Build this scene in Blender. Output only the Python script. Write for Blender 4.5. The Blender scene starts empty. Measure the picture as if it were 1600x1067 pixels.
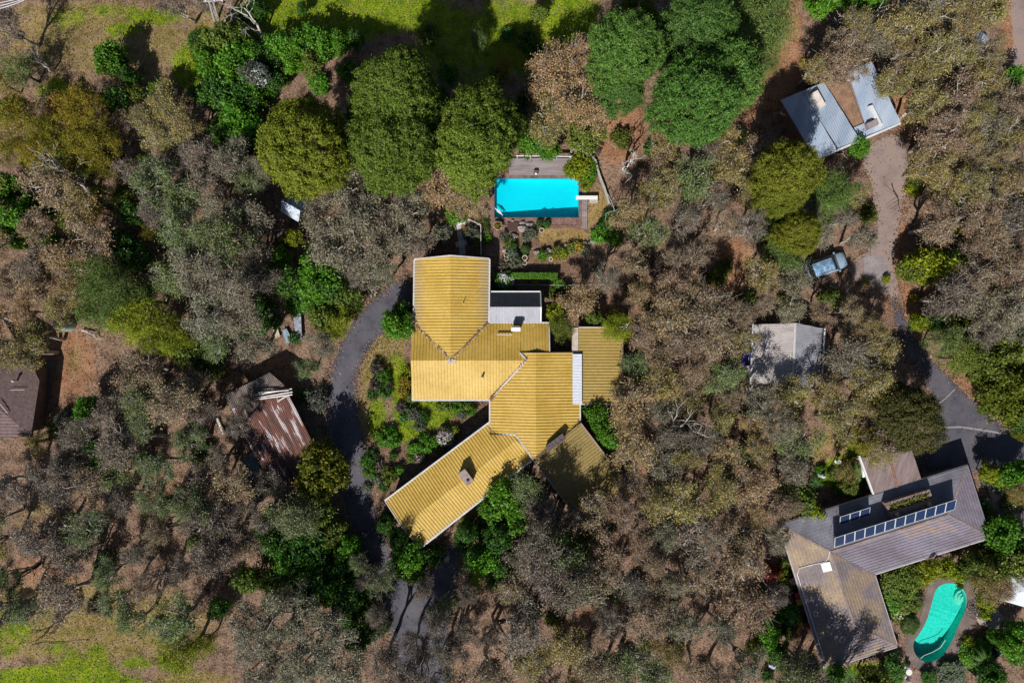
import bpy, bmesh, math, random
import numpy as np
from mathutils import Vector, Matrix

# ---------------------------------------------------------------- camera, sky, sun, exposure
scene = bpy.context.scene
COL = scene.collection
CAM_H = 75.0
cam_d = bpy.data.cameras.new('camera'); cam = bpy.data.objects.new('camera', cam_d); COL.objects.link(cam)
cam.location = (0, 0, CAM_H); cam.rotation_euler = (0, 0, 0)
cam_d.sensor_width = 36.0; cam_d.lens = 18.0 / (56.0 / CAM_H); cam_d.clip_end = 5000
scene.camera = cam

SUN_EL = math.radians(44.0)
SUN_AZ = math.atan2(-0.358, -0.934)             # where the sun stands, measured from +Y towards +X
world = bpy.data.worlds.new('World'); scene.world = world; world.use_nodes = True
wn = world.node_tree.nodes; wl = world.node_tree.links
sky = wn.new('ShaderNodeTexSky'); sky.sky_type = 'NISHITA'; sky.sun_disc = False
sky.sun_elevation = SUN_EL; sky.sun_rotation = SUN_AZ
bg = wn['Background']; bg.inputs['Strength'].default_value = 0.05
wl.new(sky.outputs['Color'], bg.inputs['Color'])
sun_d = bpy.data.lights.new('sun', 'SUN'); sun_d.energy = 5.0; sun_d.angle = math.radians(0.5); sun_d.color = (1.0, 0.965, 0.905)
sun = bpy.data.objects.new('sun', sun_d); COL.objects.link(sun)
sdir = Vector((math.sin(SUN_AZ) * math.cos(SUN_EL), math.cos(SUN_AZ) * math.cos(SUN_EL), math.sin(SUN_EL)))
sun.rotation_euler = sdir.to_track_quat('Z', 'Y').to_euler(); sun.location = sdir * 120
scene.view_settings.view_transform = 'Standard'; scene.view_settings.look = 'None'
scene.view_settings.exposure = 0.0; scene.view_settings.gamma = 1.0
scene.view_settings.use_curve_mapping = False
scene.cycles.max_bounces = 5; scene.cycles.diffuse_bounces = 1; scene.cycles.glossy_bounces = 2; scene.cycles.transmission_bounces = 3; scene.cycles.transparent_max_bounces = 6

# ---------------------------------------------------------------- helpers
GSD = 0.07                                       # metres per image pixel on the ground
def S(u, v, z=0.0):
    """image pixels u, v -> metres, for a point at height z"""
    s = GSD * (CAM_H - z) / CAM_H
    return ((u - 800.0) * s, (533.5 - v) * s, z)
def S2(u, v, z=0.0):
    return S(u, v, z)[:2]

def new_mat(name):
    m = bpy.data.materials.new(name); m.use_nodes = True
    nt = m.node_tree; return m, nt, nt.nodes, nt.links, nt.nodes['Principled BSDF']

def ramp_node(nodes, stops):
    r = nodes.new('ShaderNodeValToRGB')
    while len(r.color_ramp.elements) < len(stops): r.color_ramp.elements.new(0.5)
    for e, (p, c) in zip(r.color_ramp.elements, stops):
        e.position = p; e.color = (c[0], c[1], c[2], 1)
    return r

def mat(name, stops, scale=1.0, rough=0.8, bump=0.0, rot=0.0, stretch=(1, 1, 1), fine=0.0, spec=0.3, metal=0.0, fine_scale=12.0, bump_scale=None):
    """noise -> colour ramp, an optional finer brightness noise and bump"""
    m, nt, n, l, p = new_mat(name)
    if not isinstance(stops[0][0], (int, float)) or len(stops[0]) == 3:
        stops = [(0.35 + 0.3 * i / max(1, len(stops) - 1), c) for i, c in enumerate(stops)]
    tc = n.new('ShaderNodeNewGeometry'); mp = n.new('ShaderNodeMapping'); mp.vector_type = 'TEXTURE'
    mp.inputs['Rotation'].default_value = (0, 0, rot); mp.inputs['Scale'].default_value = stretch
    l.new(tc.outputs['Position'], mp.inputs['Vector'])
    nz = n.new('ShaderNodeTexNoise'); nz.inputs['Scale'].default_value = scale; nz.inputs['Detail'].default_value = 5; nz.inputs['Roughness'].default_value = 0.6
    l.new(mp.outputs['Vector'], nz.inputs['Vector'])
    r = ramp_node(n, stops); l.new(nz.outputs['Fac'], r.inputs['Fac'])
    out = r.outputs['Color']
    if fine > 0:
        nf = n.new('ShaderNodeTexNoise'); nf.inputs['Scale'].default_value = fine_scale; nf.inputs['Detail'].default_value = 3
        l.new(mp.outputs['Vector'], nf.inputs['Vector'])
        mr = n.new('ShaderNodeMapRange'); mr.inputs['From Min'].default_value = 0.3; mr.inputs['From Max'].default_value = 0.7
        mr.inputs['To Min'].default_value = 1 - fine; mr.inputs['To Max'].default_value = 1 + fine
        l.new(nf.outputs['Fac'], mr.inputs['Value'])
        mx = n.new('ShaderNodeVectorMath'); mx.operation = 'SCALE'
        l.new(out, mx.inputs[0]); l.new(mr.outputs['Result'], mx.inputs['Scale']); out = mx.outputs['Vector']
    l.new(out, p.inputs['Base Color'])
    p.inputs['Roughness'].default_value = rough; p.inputs['Specular IOR Level'].default_value = spec; p.inputs['Metallic'].default_value = metal
    if bump > 0:
        nb = n.new('ShaderNodeTexNoise'); nb.inputs['Scale'].default_value = bump_scale or fine_scale; nb.inputs['Detail'].default_value = 4
        l.new(mp.outputs['Vector'], nb.inputs['Vector'])
        b = n.new('ShaderNodeBump'); b.inputs['Strength'].default_value = bump; b.inputs['Distance'].default_value = 0.1
        l.new(nb.outputs['Fac'], b.inputs['Height']); l.new(b.outputs['Normal'], p.inputs['Normal'])
    return m

def flat(name, c, rough=0.6, spec=0.4, metal=0.0, var=0.12, scale=2.0):
    return mat(name, [tuple(x * (1 - var) for x in c), tuple(min(1, x * (1 + var)) for x in c)], scale, rough, spec=spec, metal=metal)

def leaf_mat(name, trans=0.35, rough=0.55, lo=0.55, hi=1.5, spec=0.25):
    """leaf colour comes from the object's colour, each leaf a little lighter or darker"""
    m, nt, n, l, p = new_mat(name)
    oi = n.new('ShaderNodeObjectInfo'); g = n.new('ShaderNodeNewGeometry')
    mr = n.new('ShaderNodeMapRange'); mr.inputs['To Min'].default_value = lo; mr.inputs['To Max'].default_value = hi
    l.new(g.outputs['Random Per Island'], mr.inputs['Value'])
    sc = n.new('ShaderNodeVectorMath'); sc.operation = 'SCALE'; l.new(oi.outputs['Color'], sc.inputs[0]); l.new(mr.outputs['Result'], sc.inputs['Scale'])
    hs = n.new('ShaderNodeHueSaturation'); l.new(sc.outputs['Vector'], hs.inputs['Color'])
    m2 = n.new('ShaderNodeMath'); m2.operation = 'MULTIPLY'; m2.inputs[1].default_value = 7.31; l.new(g.outputs['Random Per Island'], m2.inputs[0])
    fr = n.new('ShaderNodeMath'); fr.operation = 'FRACT'; l.new(m2.outputs[0], fr.inputs[0])
    mh = n.new('ShaderNodeMapRange'); mh.inputs['To Min'].default_value = 0.475; mh.inputs['To Max'].default_value = 0.52; l.new(fr.outputs[0], mh.inputs['Value'])
    l.new(mh.outputs['Result'], hs.inputs['Hue'])
    n.remove(p); df = n.new('ShaderNodeBsdfDiffuse'); l.new(hs.outputs['Color'], df.inputs['Color'])
    gs = n.new('ShaderNodeBsdfGlossy'); gs.inputs['Roughness'].default_value = rough; gs.inputs['Color'].default_value = (.9, .95, 1, 1)
    m3 = n.new('ShaderNodeMixShader'); m3.inputs['Fac'].default_value = spec * .09; l.new(df.outputs[0], m3.inputs[1]); l.new(gs.outputs[0], m3.inputs[2])
    tr = n.new('ShaderNodeBsdfTranslucent'); l.new(hs.outputs['Color'], tr.inputs['Color'])
    ms = n.new('ShaderNodeMixShader'); ms.inputs['Fac'].default_value = trans
    l.new(m3.outputs[0], ms.inputs[1]); l.new(tr.outputs['BSDF'], ms.inputs[2])
    l.new(ms.outputs['Shader'], n['Material Output'].inputs['Surface'])
    return m

class MB:
    """collects boxes, prisms, tubes and ribbed sheets; build() links them as ONE mesh object"""
    def __init__(self): self.v = []; self.f = []
    def add(self, vs, fs):
        o = len(self.v); self.v += [tuple(map(float, p)) for p in vs]; self.f += [[i + o for i in q] for q in fs]; return self
    def box(self, c, d, rz=0.0, taper=1.0):
        ca, sa = math.cos(rz), math.sin(rz); vs = []
        for z, k in ((-1, 1.0), (1, taper)):
            for x, y in ((-1, -1), (1, -1), (1, 1), (-1, 1)):
                px, py = x * d[0] / 2 * k, y * d[1] / 2 * k
                vs.append((c[0] + px * ca - py * sa, c[1] + px * sa + py * ca, c[2] + z * d[2] / 2))
        return self.add(vs, [(3, 2, 1, 0), (4, 5, 6, 7), (0, 1, 5, 4), (1, 2, 6, 5), (2, 3, 7, 6), (3, 0, 4, 7)])
    def prism(self, poly, z0, z1):
        """poly: XY points; z0, z1 numbers or functions of (x, y)"""
        f0 = z0 if callable(z0) else (lambda x, y: z0); f1 = z1 if callable(z1) else (lambda x, y: z1)
        n = len(poly)
        a = sum(poly[i][0] * poly[(i + 1) % n][1] - poly[(i + 1) % n][0] * poly[i][1] for i in range(n))
        if a < 0: poly = poly[::-1]
        vs = [(x, y, f0(x, y)) for x, y in poly] + [(x, y, f1(x, y)) for x, y in poly]
        fs = [list(range(n))[::-1], list(range(n, 2 * n))] + [(i, (i + 1) % n, n + (i + 1) % n, n + i) for i in range(n)]
        return self.add(vs, fs)
    def tube(self, pts, rad, k=5, cap=True):
        pts = [Vector(p) for p in pts]; n = len(pts)
        if isinstance(rad, (int, float)): rad = [rad] * n
        vs = []; up = Vector((0.31, 0.17, 0.93))
        for i, p in enumerate(pts):
            t = (pts[min(i + 1, n - 1)] - pts[max(i - 1, 0)])
            t = t.normalized() if t.length > 1e-6 else Vector((0, 0, 1))
            a = t.cross(up)
            if a.length < 1e-3: a = t.cross(Vector((1, 0, 0)))
            a.normalize(); b = t.cross(a)
            for j in range(k):
                w = 2 * math.pi * j / k; vs.append(p + (a * math.cos(w) + b * math.sin(w)) * rad[i])
        fs = [(i * k + j, i * k + (j + 1) % k, (i + 1) * k + (j + 1) % k, (i + 1) * k + j) for i in range(n - 1) for j in range(k)]
        if cap: fs += [list(range(k))[::-1], [(n - 1) * k + j for j in range(k)]]
        return self.add(vs, fs)
    def lathe(self, c, prof, k=14):
        """prof: (radius, z) from the bottom up"""
        vs = [(c[0] + r * math.cos(2 * math.pi * j / k), c[1] + r * math.sin(2 * math.pi * j / k), c[2] + z) for r, z in prof for j in range(k)]
        n = len(prof)
        fs = [(i * k + j, i * k + (j + 1) % k, (i + 1) * k + (j + 1) % k, (i + 1) * k + j) for i in range(n - 1) for j in range(k)]
        fs += [list(range(k))[::-1], [(n - 1) * k + j for j in range(k)]]
        return self.add(vs, fs)
    def blob(self, c, r, seed=0, k=9, m=6, rough=0.18):
        rg = random.Random(seed); vs = []
        for i in range(m + 1):
            th = math.pi * i / m
            for j in range(k):
                q = 1 + rg.uniform(-rough, rough); w = 2 * math.pi * j / k
                vs.append((c[0] + r[0] * q * math.sin(th) * math.cos(w), c[1] + r[1] * q * math.sin(th) * math.sin(w), c[2] + r[2] * q * math.cos(th)))
        return self.add(vs, [(i * k + j, (i + 1) * k + j, (i + 1) * k + (j + 1) % k, i * k + (j + 1) % k) for i in range(m) for j in range(k)])
    def ribbed(self, poly, zf, t, prof, pitch):
        """a roof sheet over XY polygon poly: height zf(x,y) plus a profile repeating along unit vector t"""
        ts = [p[0] * t[0] + p[1] * t[1] for p in poly]
        k0, k1 = math.floor(min(ts) / pitch), math.ceil(max(ts) / pitch)
        for k in range(k0, k1):
            for (o0, h0), (o1, h1) in zip(prof[:-1], prof[1:]):
                a, b = (k + o0) * pitch, (k + o1) * pitch
                if b - a < 1e-6: continue
                q = clip(clip(poly, t[0], t[1], b), -t[0], -t[1], -a)
                if len(q) < 3: continue
                vs = []
                for x, y in q:
                    w = (x * t[0] + y * t[1] - a) / (b - a); w = min(1, max(0, w))
                    vs.append((x, y, zf(x, y) + h0 + (h1 - h0) * w))
                ar = sum(q[i][0] * q[(i + 1) % len(q)][1] - q[(i + 1) % len(q)][0] * q[i][1] for i in range(len(q)))
                if abs(ar) < 1e-7: continue
                idx = list(range(len(q))); self.add(vs, [idx if ar > 0 else idx[::-1]])
        return self
    def build(self, name, m, parent=None, smooth=False):
        vs = self.v
        if parent is not None:
            L = parent['_base']; vs = [(x - L[0], y - L[1], z - L[2]) for x, y, z in vs]
        me = bpy.data.meshes.new(name); me.from_pydata(vs, [], self.f); me.update()
        if smooth: me.shade_smooth()
        me.materials.append(m)
        o = bpy.data.objects.new(name, me); COL.objects.link(o)
        if parent is not None: o.parent = parent; o['_base'] = tuple(parent['_base'])
        return o

def clip(poly, nx, ny, c):
    out = []; n = len(poly)
    for i in range(n):
        p, q = poly[i], poly[(i + 1) % n]
        dp, dq = p[0] * nx + p[1] * ny - c, q[0] * nx + q[1] * ny - c
        if dp <= 0: out.append(p)
        if (dp < 0 < dq) or (dq < 0 < dp):
            w = dp / (dp - dq); out.append((p[0] + (q[0] - p[0]) * w, p[1] + (q[1] - p[1]) * w))
    return out

def tag(o, label=None, cat=None, group=None, kind=None):
    if label: o['label'] = label
    if cat: o['category'] = cat
    if group: o['group'] = group
    if kind: o['kind'] = kind
    return o
def thing(name, loc, label, cat, group=None, rz=0.0):
    o = bpy.data.objects.new(name, None); COL.objects.link(o); o.location = loc; o.rotation_euler = (0, 0, rz); o.empty_display_size = 0.3
    o['_base'] = tuple(loc)
    return tag(o, label, cat, group)
def struct(name, mb, m): return tag(mb.build(name, m), kind='structure')

def inside(p, poly):
    x, y = p; c = False; n = len(poly); j = n - 1
    for i in range(n):
        if (poly[i][1] > y) != (poly[j][1] > y) and x < (poly[j][0] - poly[i][0]) * (y - poly[i][1]) / (poly[j][1] - poly[i][1]) + poly[i][0]: c = not c
        j = i
    return c
def inside_np(x, y, poly):
    c = np.zeros(x.shape, bool); n = len(poly); j = n - 1
    for i in range(n):
        (xi, yi), (xj, yj) = poly[i], poly[j]
        if yi != yj: c ^= ((yi > y) != (yj > y)) & (x < (xj - xi) * (y - yi) / (yj - yi) + xi)
        j = i
    return c
def smooth_poly(pts, it=2):
    for _ in range(it):
        o = []; n = len(pts)
        for i in range(n):
            (ax, ay), (bx, by) = pts[i], pts[(i + 1) % n]
            o += [(ax * .75 + bx * .25, ay * .75 + by * .25), (ax * .25 + bx * .75, ay * .25 + by * .75)]
        pts = o
    return pts
def rough_poly(pts, step=0.5, amp=0.08, seed=1):
    rg = random.Random(seed); o = []; n = len(pts)
    for i in range(n):
        a, b = pts[i], pts[(i + 1) % n]; d = math.dist(a, b); k = max(1, int(d / step))
        for j in range(k):
            w = j / k; o.append((a[0] + (b[0] - a[0]) * w + rg.uniform(-amp, amp), a[1] + (b[1] - a[1]) * w + rg.uniform(-amp, amp)))
    return o
def sheet(poly, z):
    """a thin ground sheet: triangulated top with a short skirt"""
    mb = MB(); bm = bmesh.new(); vs = [bm.verts.new((x, y, z)) for x, y in poly]
    f = bm.faces.new(vs); f.normal_update()
    if f.normal.z < 0: f.normal_flip()
    bmesh.ops.triangulate(bm, faces=[f]); bm.verts.index_update()
    mb.add([v.co for v in bm.verts], [[v.index for v in f.verts] for f in bm.faces]); bm.free(); return mb

# automatic wording for things that repeat: what it looks like + which one, seen from a landmark
LANDMARKS = [('the yellow ribbed house', 770, 600), ('the rectangular blue pool', 838, 310), ('the turquoise pool', 1466, 970),
             ('the roof with solar panels', 1390, 830), ('the blue-grey roofed building', 1320, 175), ('the pale roofed garage', 1232, 555),
             ('the parked blue wagon', 1292, 415), ('the rusty shed', 430, 680), ('the left-edge tiled roof', 25, 620),
             ('the small blue-roofed shed', 461, 325), ('the power pole', 335, 28), ('the asphalt forecourt', 665, 960), ('the asphalt triangle', 1490, 650),
             ('the clipped hedge', 836, 431)]
AUTO = []
def auto(o, desc, u, v): AUTO.append((o, desc, u, v)); return o
ORD = ['', 'second', 'third', 'fourth', 'fifth', 'sixth', 'seventh', 'eighth', 'ninth', 'tenth', 'eleventh', 'twelfth', 'thirteenth', 'fourteenth', 'fifteenth', 'sixteenth', 'seventeenth', 'eighteenth', 'nineteenth', 'twentieth']
def finish_labels():
    b = {}
    for o, desc, u, v in AUTO:
        nm, lu, lv = min(LANDMARKS, key=lambda L: math.hypot(L[1] - u, L[2] - v))
        a = math.degrees(math.atan2(lv - v, u - lu)) % 360
        d = ['right of', 'above and right of', 'above', 'above and left of', 'left of', 'below and left of', 'below', 'below and right of'][int(((a + 22.5) % 360) // 45)]
        b.setdefault((desc, d, nm), []).append((math.hypot(lu - u, lv - v), o))
    for (desc, d, nm), L in b.items():
        L.sort(key=lambda t: t[0])
        for i, (_, o) in enumerate(L):
            if len(L) == 1: o['label'] = f'{desc} {d} {nm}'
            elif i == 0: o['label'] = f'{desc}, nearest {d} {nm}'
            else: o['label'] = f'{desc}, {ORD[i] if i < 20 else "farther"} nearest {d} {nm}'
# ---------------------------------------------------------------- the ground
def ground_material():
    m, nt, n, l, p = new_mat('bush_ground')
    g = n.new('ShaderNodeNewGeometry'); at = n.new('ShaderNodeAttribute'); at.attribute_name = 'zones'
    sp = n.new('ShaderNodeSeparateColor'); l.new(at.outputs['Color'], sp.inputs['Color'])
    def noise(sc, det=5, ro=0.6):
        z = n.new('ShaderNodeTexNoise'); z.inputs['Scale'].default_value = sc; z.inputs['Detail'].default_value = det; z.inputs['Roughness'].default_value = ro
        l.new(g.outputs['Position'], z.inputs['Vector']); return z.outputs['Fac']
    big, mid, fin, spk = noise(0.16), noise(0.9), noise(5.0, 6, 0.7), noise(16.0, 3, 0.7)
    lit = ramp_node(n, [(0.32, (.12, .075, .052)), (0.45, (.22, .14, .098)), (0.55, (.33, .215, .155)), (0.68, (.24, .165, .10))]); l.new(mid, lit.inputs['Fac'])
    grs = ramp_node(n, [(0.3, (.085, .16, .008)), (0.5, (.21, .30, .012)), (0.68, (.31, .34, .03))]); l.new(mid, grs.inputs['Fac'])
    dry = ramp_node(n, [(0.3, (.16, .15, .035)), (0.48, (.30, .23, .08)), (0.62, (.36, .25, .13)), (0.72, (.17, .20, .03))]); l.new(mid, dry.inputs['Fac'])
    red = ramp_node(n, [(0.3, (.28, .13, .07)), (0.5, (.40, .205, .115)), (0.7, (.46, .27, .18))]); l.new(mid, red.inputs['Fac'])
    col = lit.outputs['Color']
    def over(base, top, zone, sc, amp=0.9):
        a = n.new('ShaderNodeMath'); a.operation = 'MULTIPLY_ADD'; a.inputs[1].default_value = amp; a.inputs[2].default_value = -amp / 2
        l.new(noise(sc), a.inputs[0])
        b = n.new('ShaderNodeMath'); b.operation = 'ADD'; l.new(a.outputs[0], b.inputs[0]); l.new(zone, b.inputs[1])
        r = n.new('ShaderNodeMapRange'); r.interpolation_type = 'SMOOTHSTEP'; r.inputs['From Min'].default_value = 0.3; r.inputs['From Max'].default_value = 0.7
        l.new(b.outputs[0], r.inputs['Value'])
        mx = n.new('ShaderNodeMix'); mx.data_type = 'RGBA'; l.new(r.outputs['Result'], mx.inputs['Factor']); l.new(base, mx.inputs[6]); l.new(top, mx.inputs[7])
        return mx.outputs[2]
    col = over(col, red.outputs['Color'], sp.outputs['Blue'], 1.1)
    col = over(col, dry.outputs['Color'], sp.outputs['Green'], 0.7)
    col = over(col, grs.outputs['Color'], sp.outputs['Red'], 0.5)
    def mul(col, fac, lo, hi):
        r = n.new('ShaderNodeMapRange'); r.inputs['From Min'].default_value = 0.3; r.inputs['From Max'].default_value = 0.7; r.inputs['To Min'].default_value = lo; r.inputs['To Max'].default_value = hi
        l.new(fac, r.inputs['Value']); s = n.new('ShaderNodeVectorMath'); s.operation = 'SCALE'; l.new(col, s.inputs[0]); l.new(r.outputs['Result'], s.inputs['Scale']); return s.outputs['Vector']
    col = mul(mul(mul(col, fin, 0.55, 1.4), spk, 0.65, 1.35), big, 0.8, 1.2)
    l.new(col, p.inputs['Base Color']); p.inputs['Roughness'].default_value = 0.95; p.inputs['Specular IOR Level'].default_value = 0.1
    b = n.new('ShaderNodeBump'); b.inputs['Strength'].default_value = 0.8; b.inputs['Distance'].default_value = 0.25
    l.new(fin, b.inputs['Height']); l.new(b.outputs['Normal'], p.inputs['Normal'])
    return m

# outlines in image pixels, reused below
POOL = [(772.5, 279), (904.5, 279), (904.5, 340), (772.5, 340)]
KIDNEY = smooth_poly([(1462, 918), (1476, 911), (1492, 911), (1506, 921), (1511, 936), (1508, 955), (1498, 975), (1488, 1000), (1474, 1023), (1458, 1034), (1440, 1033), (1428, 1020), (1426, 1003), (1436, 990), (1447, 972), (1455, 945)], 2)
LIME = [(520, 22, 130, 38, 1.0), (420, 45, 45, 25, .7), (650, 20, 60, 30, .8), (700, 60, 60, 60, .7), (890, 20, 40, 45, 1.0), (800, 60, 90, 60, .8), (740, 100, 70, 40, .6), (300, 105, 30, 42, .8), (245, 25, 50, 14, .7), (190, 48, 28, 10, .9), (110, 30, 40, 18, .55), (180, 15, 50, 12, .6), (90, 140, 20, 20, .7), (310, 60, 20, 24, .6),
        (60, 1058, 70, 16, 1.0), (130, 1048, 50, 22, .95), (170, 1064, 50, 12, .9), (15, 985, 36, 40, .6), (215, 1035, 30, 12, .6), (95, 1015, 40, 14, .55), (150, 1020, 20, 16, .6), (655, 640, 40, 45, 1.0), (690, 650, 26, 22, 1.0), (620, 590, 16, 40, .8), (640, 680, 30, 20, .8), (590, 655, 16, 36, .7), (1315, 740, 35, 22, 1.0), (1340, 705, 22, 14, .7),
        (700, 900, 12, 30, .5), (745, 890, 14, 40, .6), (560, 940, 10, 30, .5), (625, 905, 26, 14, .8), (1365, 1050, 40, 18, .8), (70, 150, 18, 26, .5), (60, 235, 60, 30, .4)]
DRY = [(150, 60, 180, 70, .6), (60, 60, 60, 60, .55), (250, 60, 40, 20, .8), (120, 20, 60, 16, .8), (330, 40, 40, 40, .6), (600, 120, 30, 30, .8), (120, 975, 190, 60, .85), (300, 1060, 60, 12, .8), (590, 560, 24, 50, 1.0), (620, 530, 16, 30, .8), (575, 640, 16, 50, .8), (875, 368, 36, 14, 1.2), (935, 320, 14, 22, 1.1), (672, 100, 8, 60, .7), (240, 140, 40, 40, .6), (70, 810, 60, 30, .5),
       (1300, 700, 50, 40, .6), (1370, 690, 26, 14, .6), (650, 660, 14, 26, .5), (1500, 560, 26, 40, .6), (1440, 500, 16, 20, .6), (120, 560, 20, 30, .5)]
REDD = [(1228, 60, 22, 80, 1.1), (1205, 130, 26, 40, 1.0), (1160, 180, 24, 60, .9), (968, 200, 36, 50, 1.1), (1395, 400, 22, 90, .9), (1410, 470, 22, 30, 1.0), (1150, 410, 30, 40, .7), (1590, 60, 26, 70, .8), (100, 570, 50, 60, .8), (440, 585, 26, 24, .9), (1130, 450, 30, 30, .7), (1300, 700, 24, 14, .6), (860, 400, 50, 22, .55), (800, 370, 30, 30, .5),
        (1020, 480, 70, 50, .4), (1420, 195, 20, 24, .6), (1410, 150, 26, 40, .7), (260, 760, 40, 40, .5), (70, 900, 60, 40, .55), (980, 750, 50, 50, .45), (950, 480, 30, 12, .7), (1505, 620, 22, 34, .9), (905, 950, 40, 40, .5), (1320, 170, 30, 40, .8)]
def ground():
    xs = np.concatenate([[-1600, -700, -300, -150, -100, -78], np.arange(-66, 66.01, 0.5), [78, 100, 150, 300, 700, 1600]])
    ys = np.concatenate([[-1600, -700, -300, -150, -90, -60], np.arange(-46, 46.01, 0.5), [60, 90, 150, 300, 700, 1600]])
    X, Y = np.meshgrid(xs, ys); nx, ny = len(xs), len(ys)
    rg = np.random.default_rng(3)
    Z = np.where((abs(X) < 66) & (abs(Y) < 46), rg.uniform(-0.02, 0.0, X.shape), -0.01)
    U, V = X / GSD + 800, 533.5 - Y / GSD
    zone = np.zeros((ny, nx, 4)); zone[..., 3] = 1
    for ch, L in ((0, LIME), (1, DRY), (2, REDD)):
        for u, v, ru, rv, a in L:
            zone[..., ch] = np.maximum(zone[..., ch], a * np.clip(1.6 - np.hypot((U - u) / ru, (V - v) / rv), 0, 1))
    far = (abs(X) > 60) | (abs(Y) > 42)
    zone[..., 1] = np.where(far, np.maximum(zone[..., 1], .35), zone[..., 1])
    idx = np.arange(nx * ny).reshape(ny, nx)
    q = np.stack([idx[:-1, :-1], idx[:-1, 1:], idx[1:, 1:], idx[1:, :-1]], -1).reshape(-1, 4)
    cx = (X[:-1, :-1] + X[1:, 1:]).ravel() / 2; cy = (Y[:-1, :-1] + Y[1:, 1:]).ravel() / 2
    keep = np.ones(len(q), bool)
    for poly in (POOL, KIDNEY):
        w = [S2(*p) for p in poly]; mx_, my_ = np.mean([a for a, _ in w]), np.mean([b for _, b in w])
        for dx in (-.3, 0, .3):
            for dy in (-.3, 0, .3): keep &= ~inside_np(cx + dx, cy + dy, w)
    me = bpy.data.meshes.new('ground'); me.from_pydata(np.stack([X, Y, Z], -1).reshape(-1, 3).tolist(), [], q[keep].tolist()); me.update()
    ca = me.color_attributes.new('zones', 'FLOAT_COLOR', 'POINT'); ca.data.foreach_set('color', zone.reshape(-1).astype(np.float32))
    me.materials.append(ground_material())
    o = bpy.data.objects.new('ground', me); COL.objects.link(o); tag(o, kind='structure'); return zone
ground()

ASPHALT = mat('asphalt', [(0.25, (.05, .048, .058)), (0.36, (.072, .069, .086)), (0.5, (.105, .100, .122)), (0.7, (.135, .125, .142))], 0.5, 0.9, 0.4, fine=0.28, fine_scale=22, spec=0.2)
GRAVEL = mat('pink_gravel', [(0.3, (.23, .17, .15)), (0.5, (.32, .245, .225)), (0.7, (.36, .25, .20))], 0.45, 0.95, 0.6, fine=0.3, fine_scale=14, spec=0.1)
BRICKPAVE = None
DRIVE = smooth_poly([(650, 428), (618, 440), (590, 460), (560, 490), (534, 530), (516, 580), (508, 630), (514, 690), (527, 750), (546, 810), (565, 860), (585, 910), (604, 960), (614, 1010), (622, 1067), (630, 1140),
                     (705, 1140), (704, 1060), (700, 1000), (704, 950), (716, 900), (722, 850), (700, 846), (684, 872), (668, 896), (645, 905), (620, 882), (600, 840), (583, 790), (573, 740), (570, 690), (558, 650), (555, 600), (566, 560), (590, 528), (625, 500), (652, 486)], 2)
struct('driveway', sheet(rough_poly([S2(*p) for p in DRIVE], 0.4, 0.06, 2), 0.006), ASPHALT)
RDRIVE = smooth_poly([(1392, 468), (1404, 470), (1420, 510), (1450, 560), (1494, 600), (1540, 645), (1585, 682), (1640, 700), (1660, 740), (1600, 735), (1525, 735), (1445, 740), (1436, 712), (1450, 690), (1462, 670), (1460, 620), (1440, 590), (1415, 560), (1400, 520)], 2)
struct('asphalt_drive', sheet(rough_poly([S2(*p) for p in RDRIVE], 0.4, 0.05, 4), 0.008), ASPHALT)
GDRIVE = smooth_poly([(1350, 232), (1400, 205), (1418, 230), (1420, 280), (1408, 330), (1398, 390), (1400, 440), (1412, 478), (1394, 480), (1380, 455), (1340, 440), (1320, 428), (1330, 405), (1362, 392), (1372, 350), (1364, 300), (1350, 260)], 2)
struct('gravel_drive', sheet(rough_poly([S2(*p) for p in GDRIVE], 0.5, 0.16, 5), 0.004), GRAVEL)
TRACK = smooth_poly([(1572, -40), (1640, -40), (1640, 60), (1610, 105), (1592, 140), (1580, 100), (1584, 50)], 2)
struct('side_track', sheet(rough_poly([S2(*p) for p in TRACK], 0.5, 0.15, 6), 0.004), GRAVEL)
FARPAVE = [(1535, 250), (1560, 262), (1572, 300), (1545, 318), (1530, 290)]
struct('far_path', sheet(rough_poly([S2(*p) for p in smooth_poly(FARPAVE)], 0.5, 0.1, 7), 0.006), ASPHALT)
SLAB = [(1350, 398), (1382, 400), (1392, 432), (1386, 447), (1350, 440)]
struct('concrete_apron', sheet(rough_poly([S2(*p) for p in SLAB], 0.5, 0.05, 7), 0.012), mat('worn_concrete', [(.24, .205, .21), (.33, .29, .29)], 0.8, 0.9, fine=.15))
# joint lines across the asphalt triangle
JOINT = flat('joint_sealant', (.30, .27, .27), 0.9)
for k, pts in enumerate([[(1468, 668), (1500, 667), (1530, 671), (1560, 676), (1574, 678)], [(1463, 633), (1478, 622), (1493, 607)]]):
    mb = MB(); w = [Vector((*S2(*p), 0.0125)) for p in pts]
    for a, b in zip(w[:-1], w[1:]):
        d = (b - a).normalized(); nrm = Vector((-d.y, d.x, 0)) * (0.09 if k == 0 else 0.06)
        mb.add([a - nrm, b - nrm, b + nrm, a + nrm], [(0, 1, 2, 3)])
    struct('asphalt_joint', mb, JOINT)
TRIM = flat('edge_concrete', (.42, .40, .38), 0.9)
PAVE = mat('brick_paving', [(0.3, (.13, .075, .065)), (0.5, (.215, .125, .105)), (0.7, (.28, .185, .155))], 1.2, 0.9, 0.3, fine=0.35, fine_scale=9)
GARDEN_EARTH = mat('garden_earth', [(0.3, (.10, .062, .045)), (0.5, (.19, .115, .08)), (0.7, (.26, .16, .105))], 1.0, 0.95, 0.5, fine=0.4, fine_scale=8, spec=.1)
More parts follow.
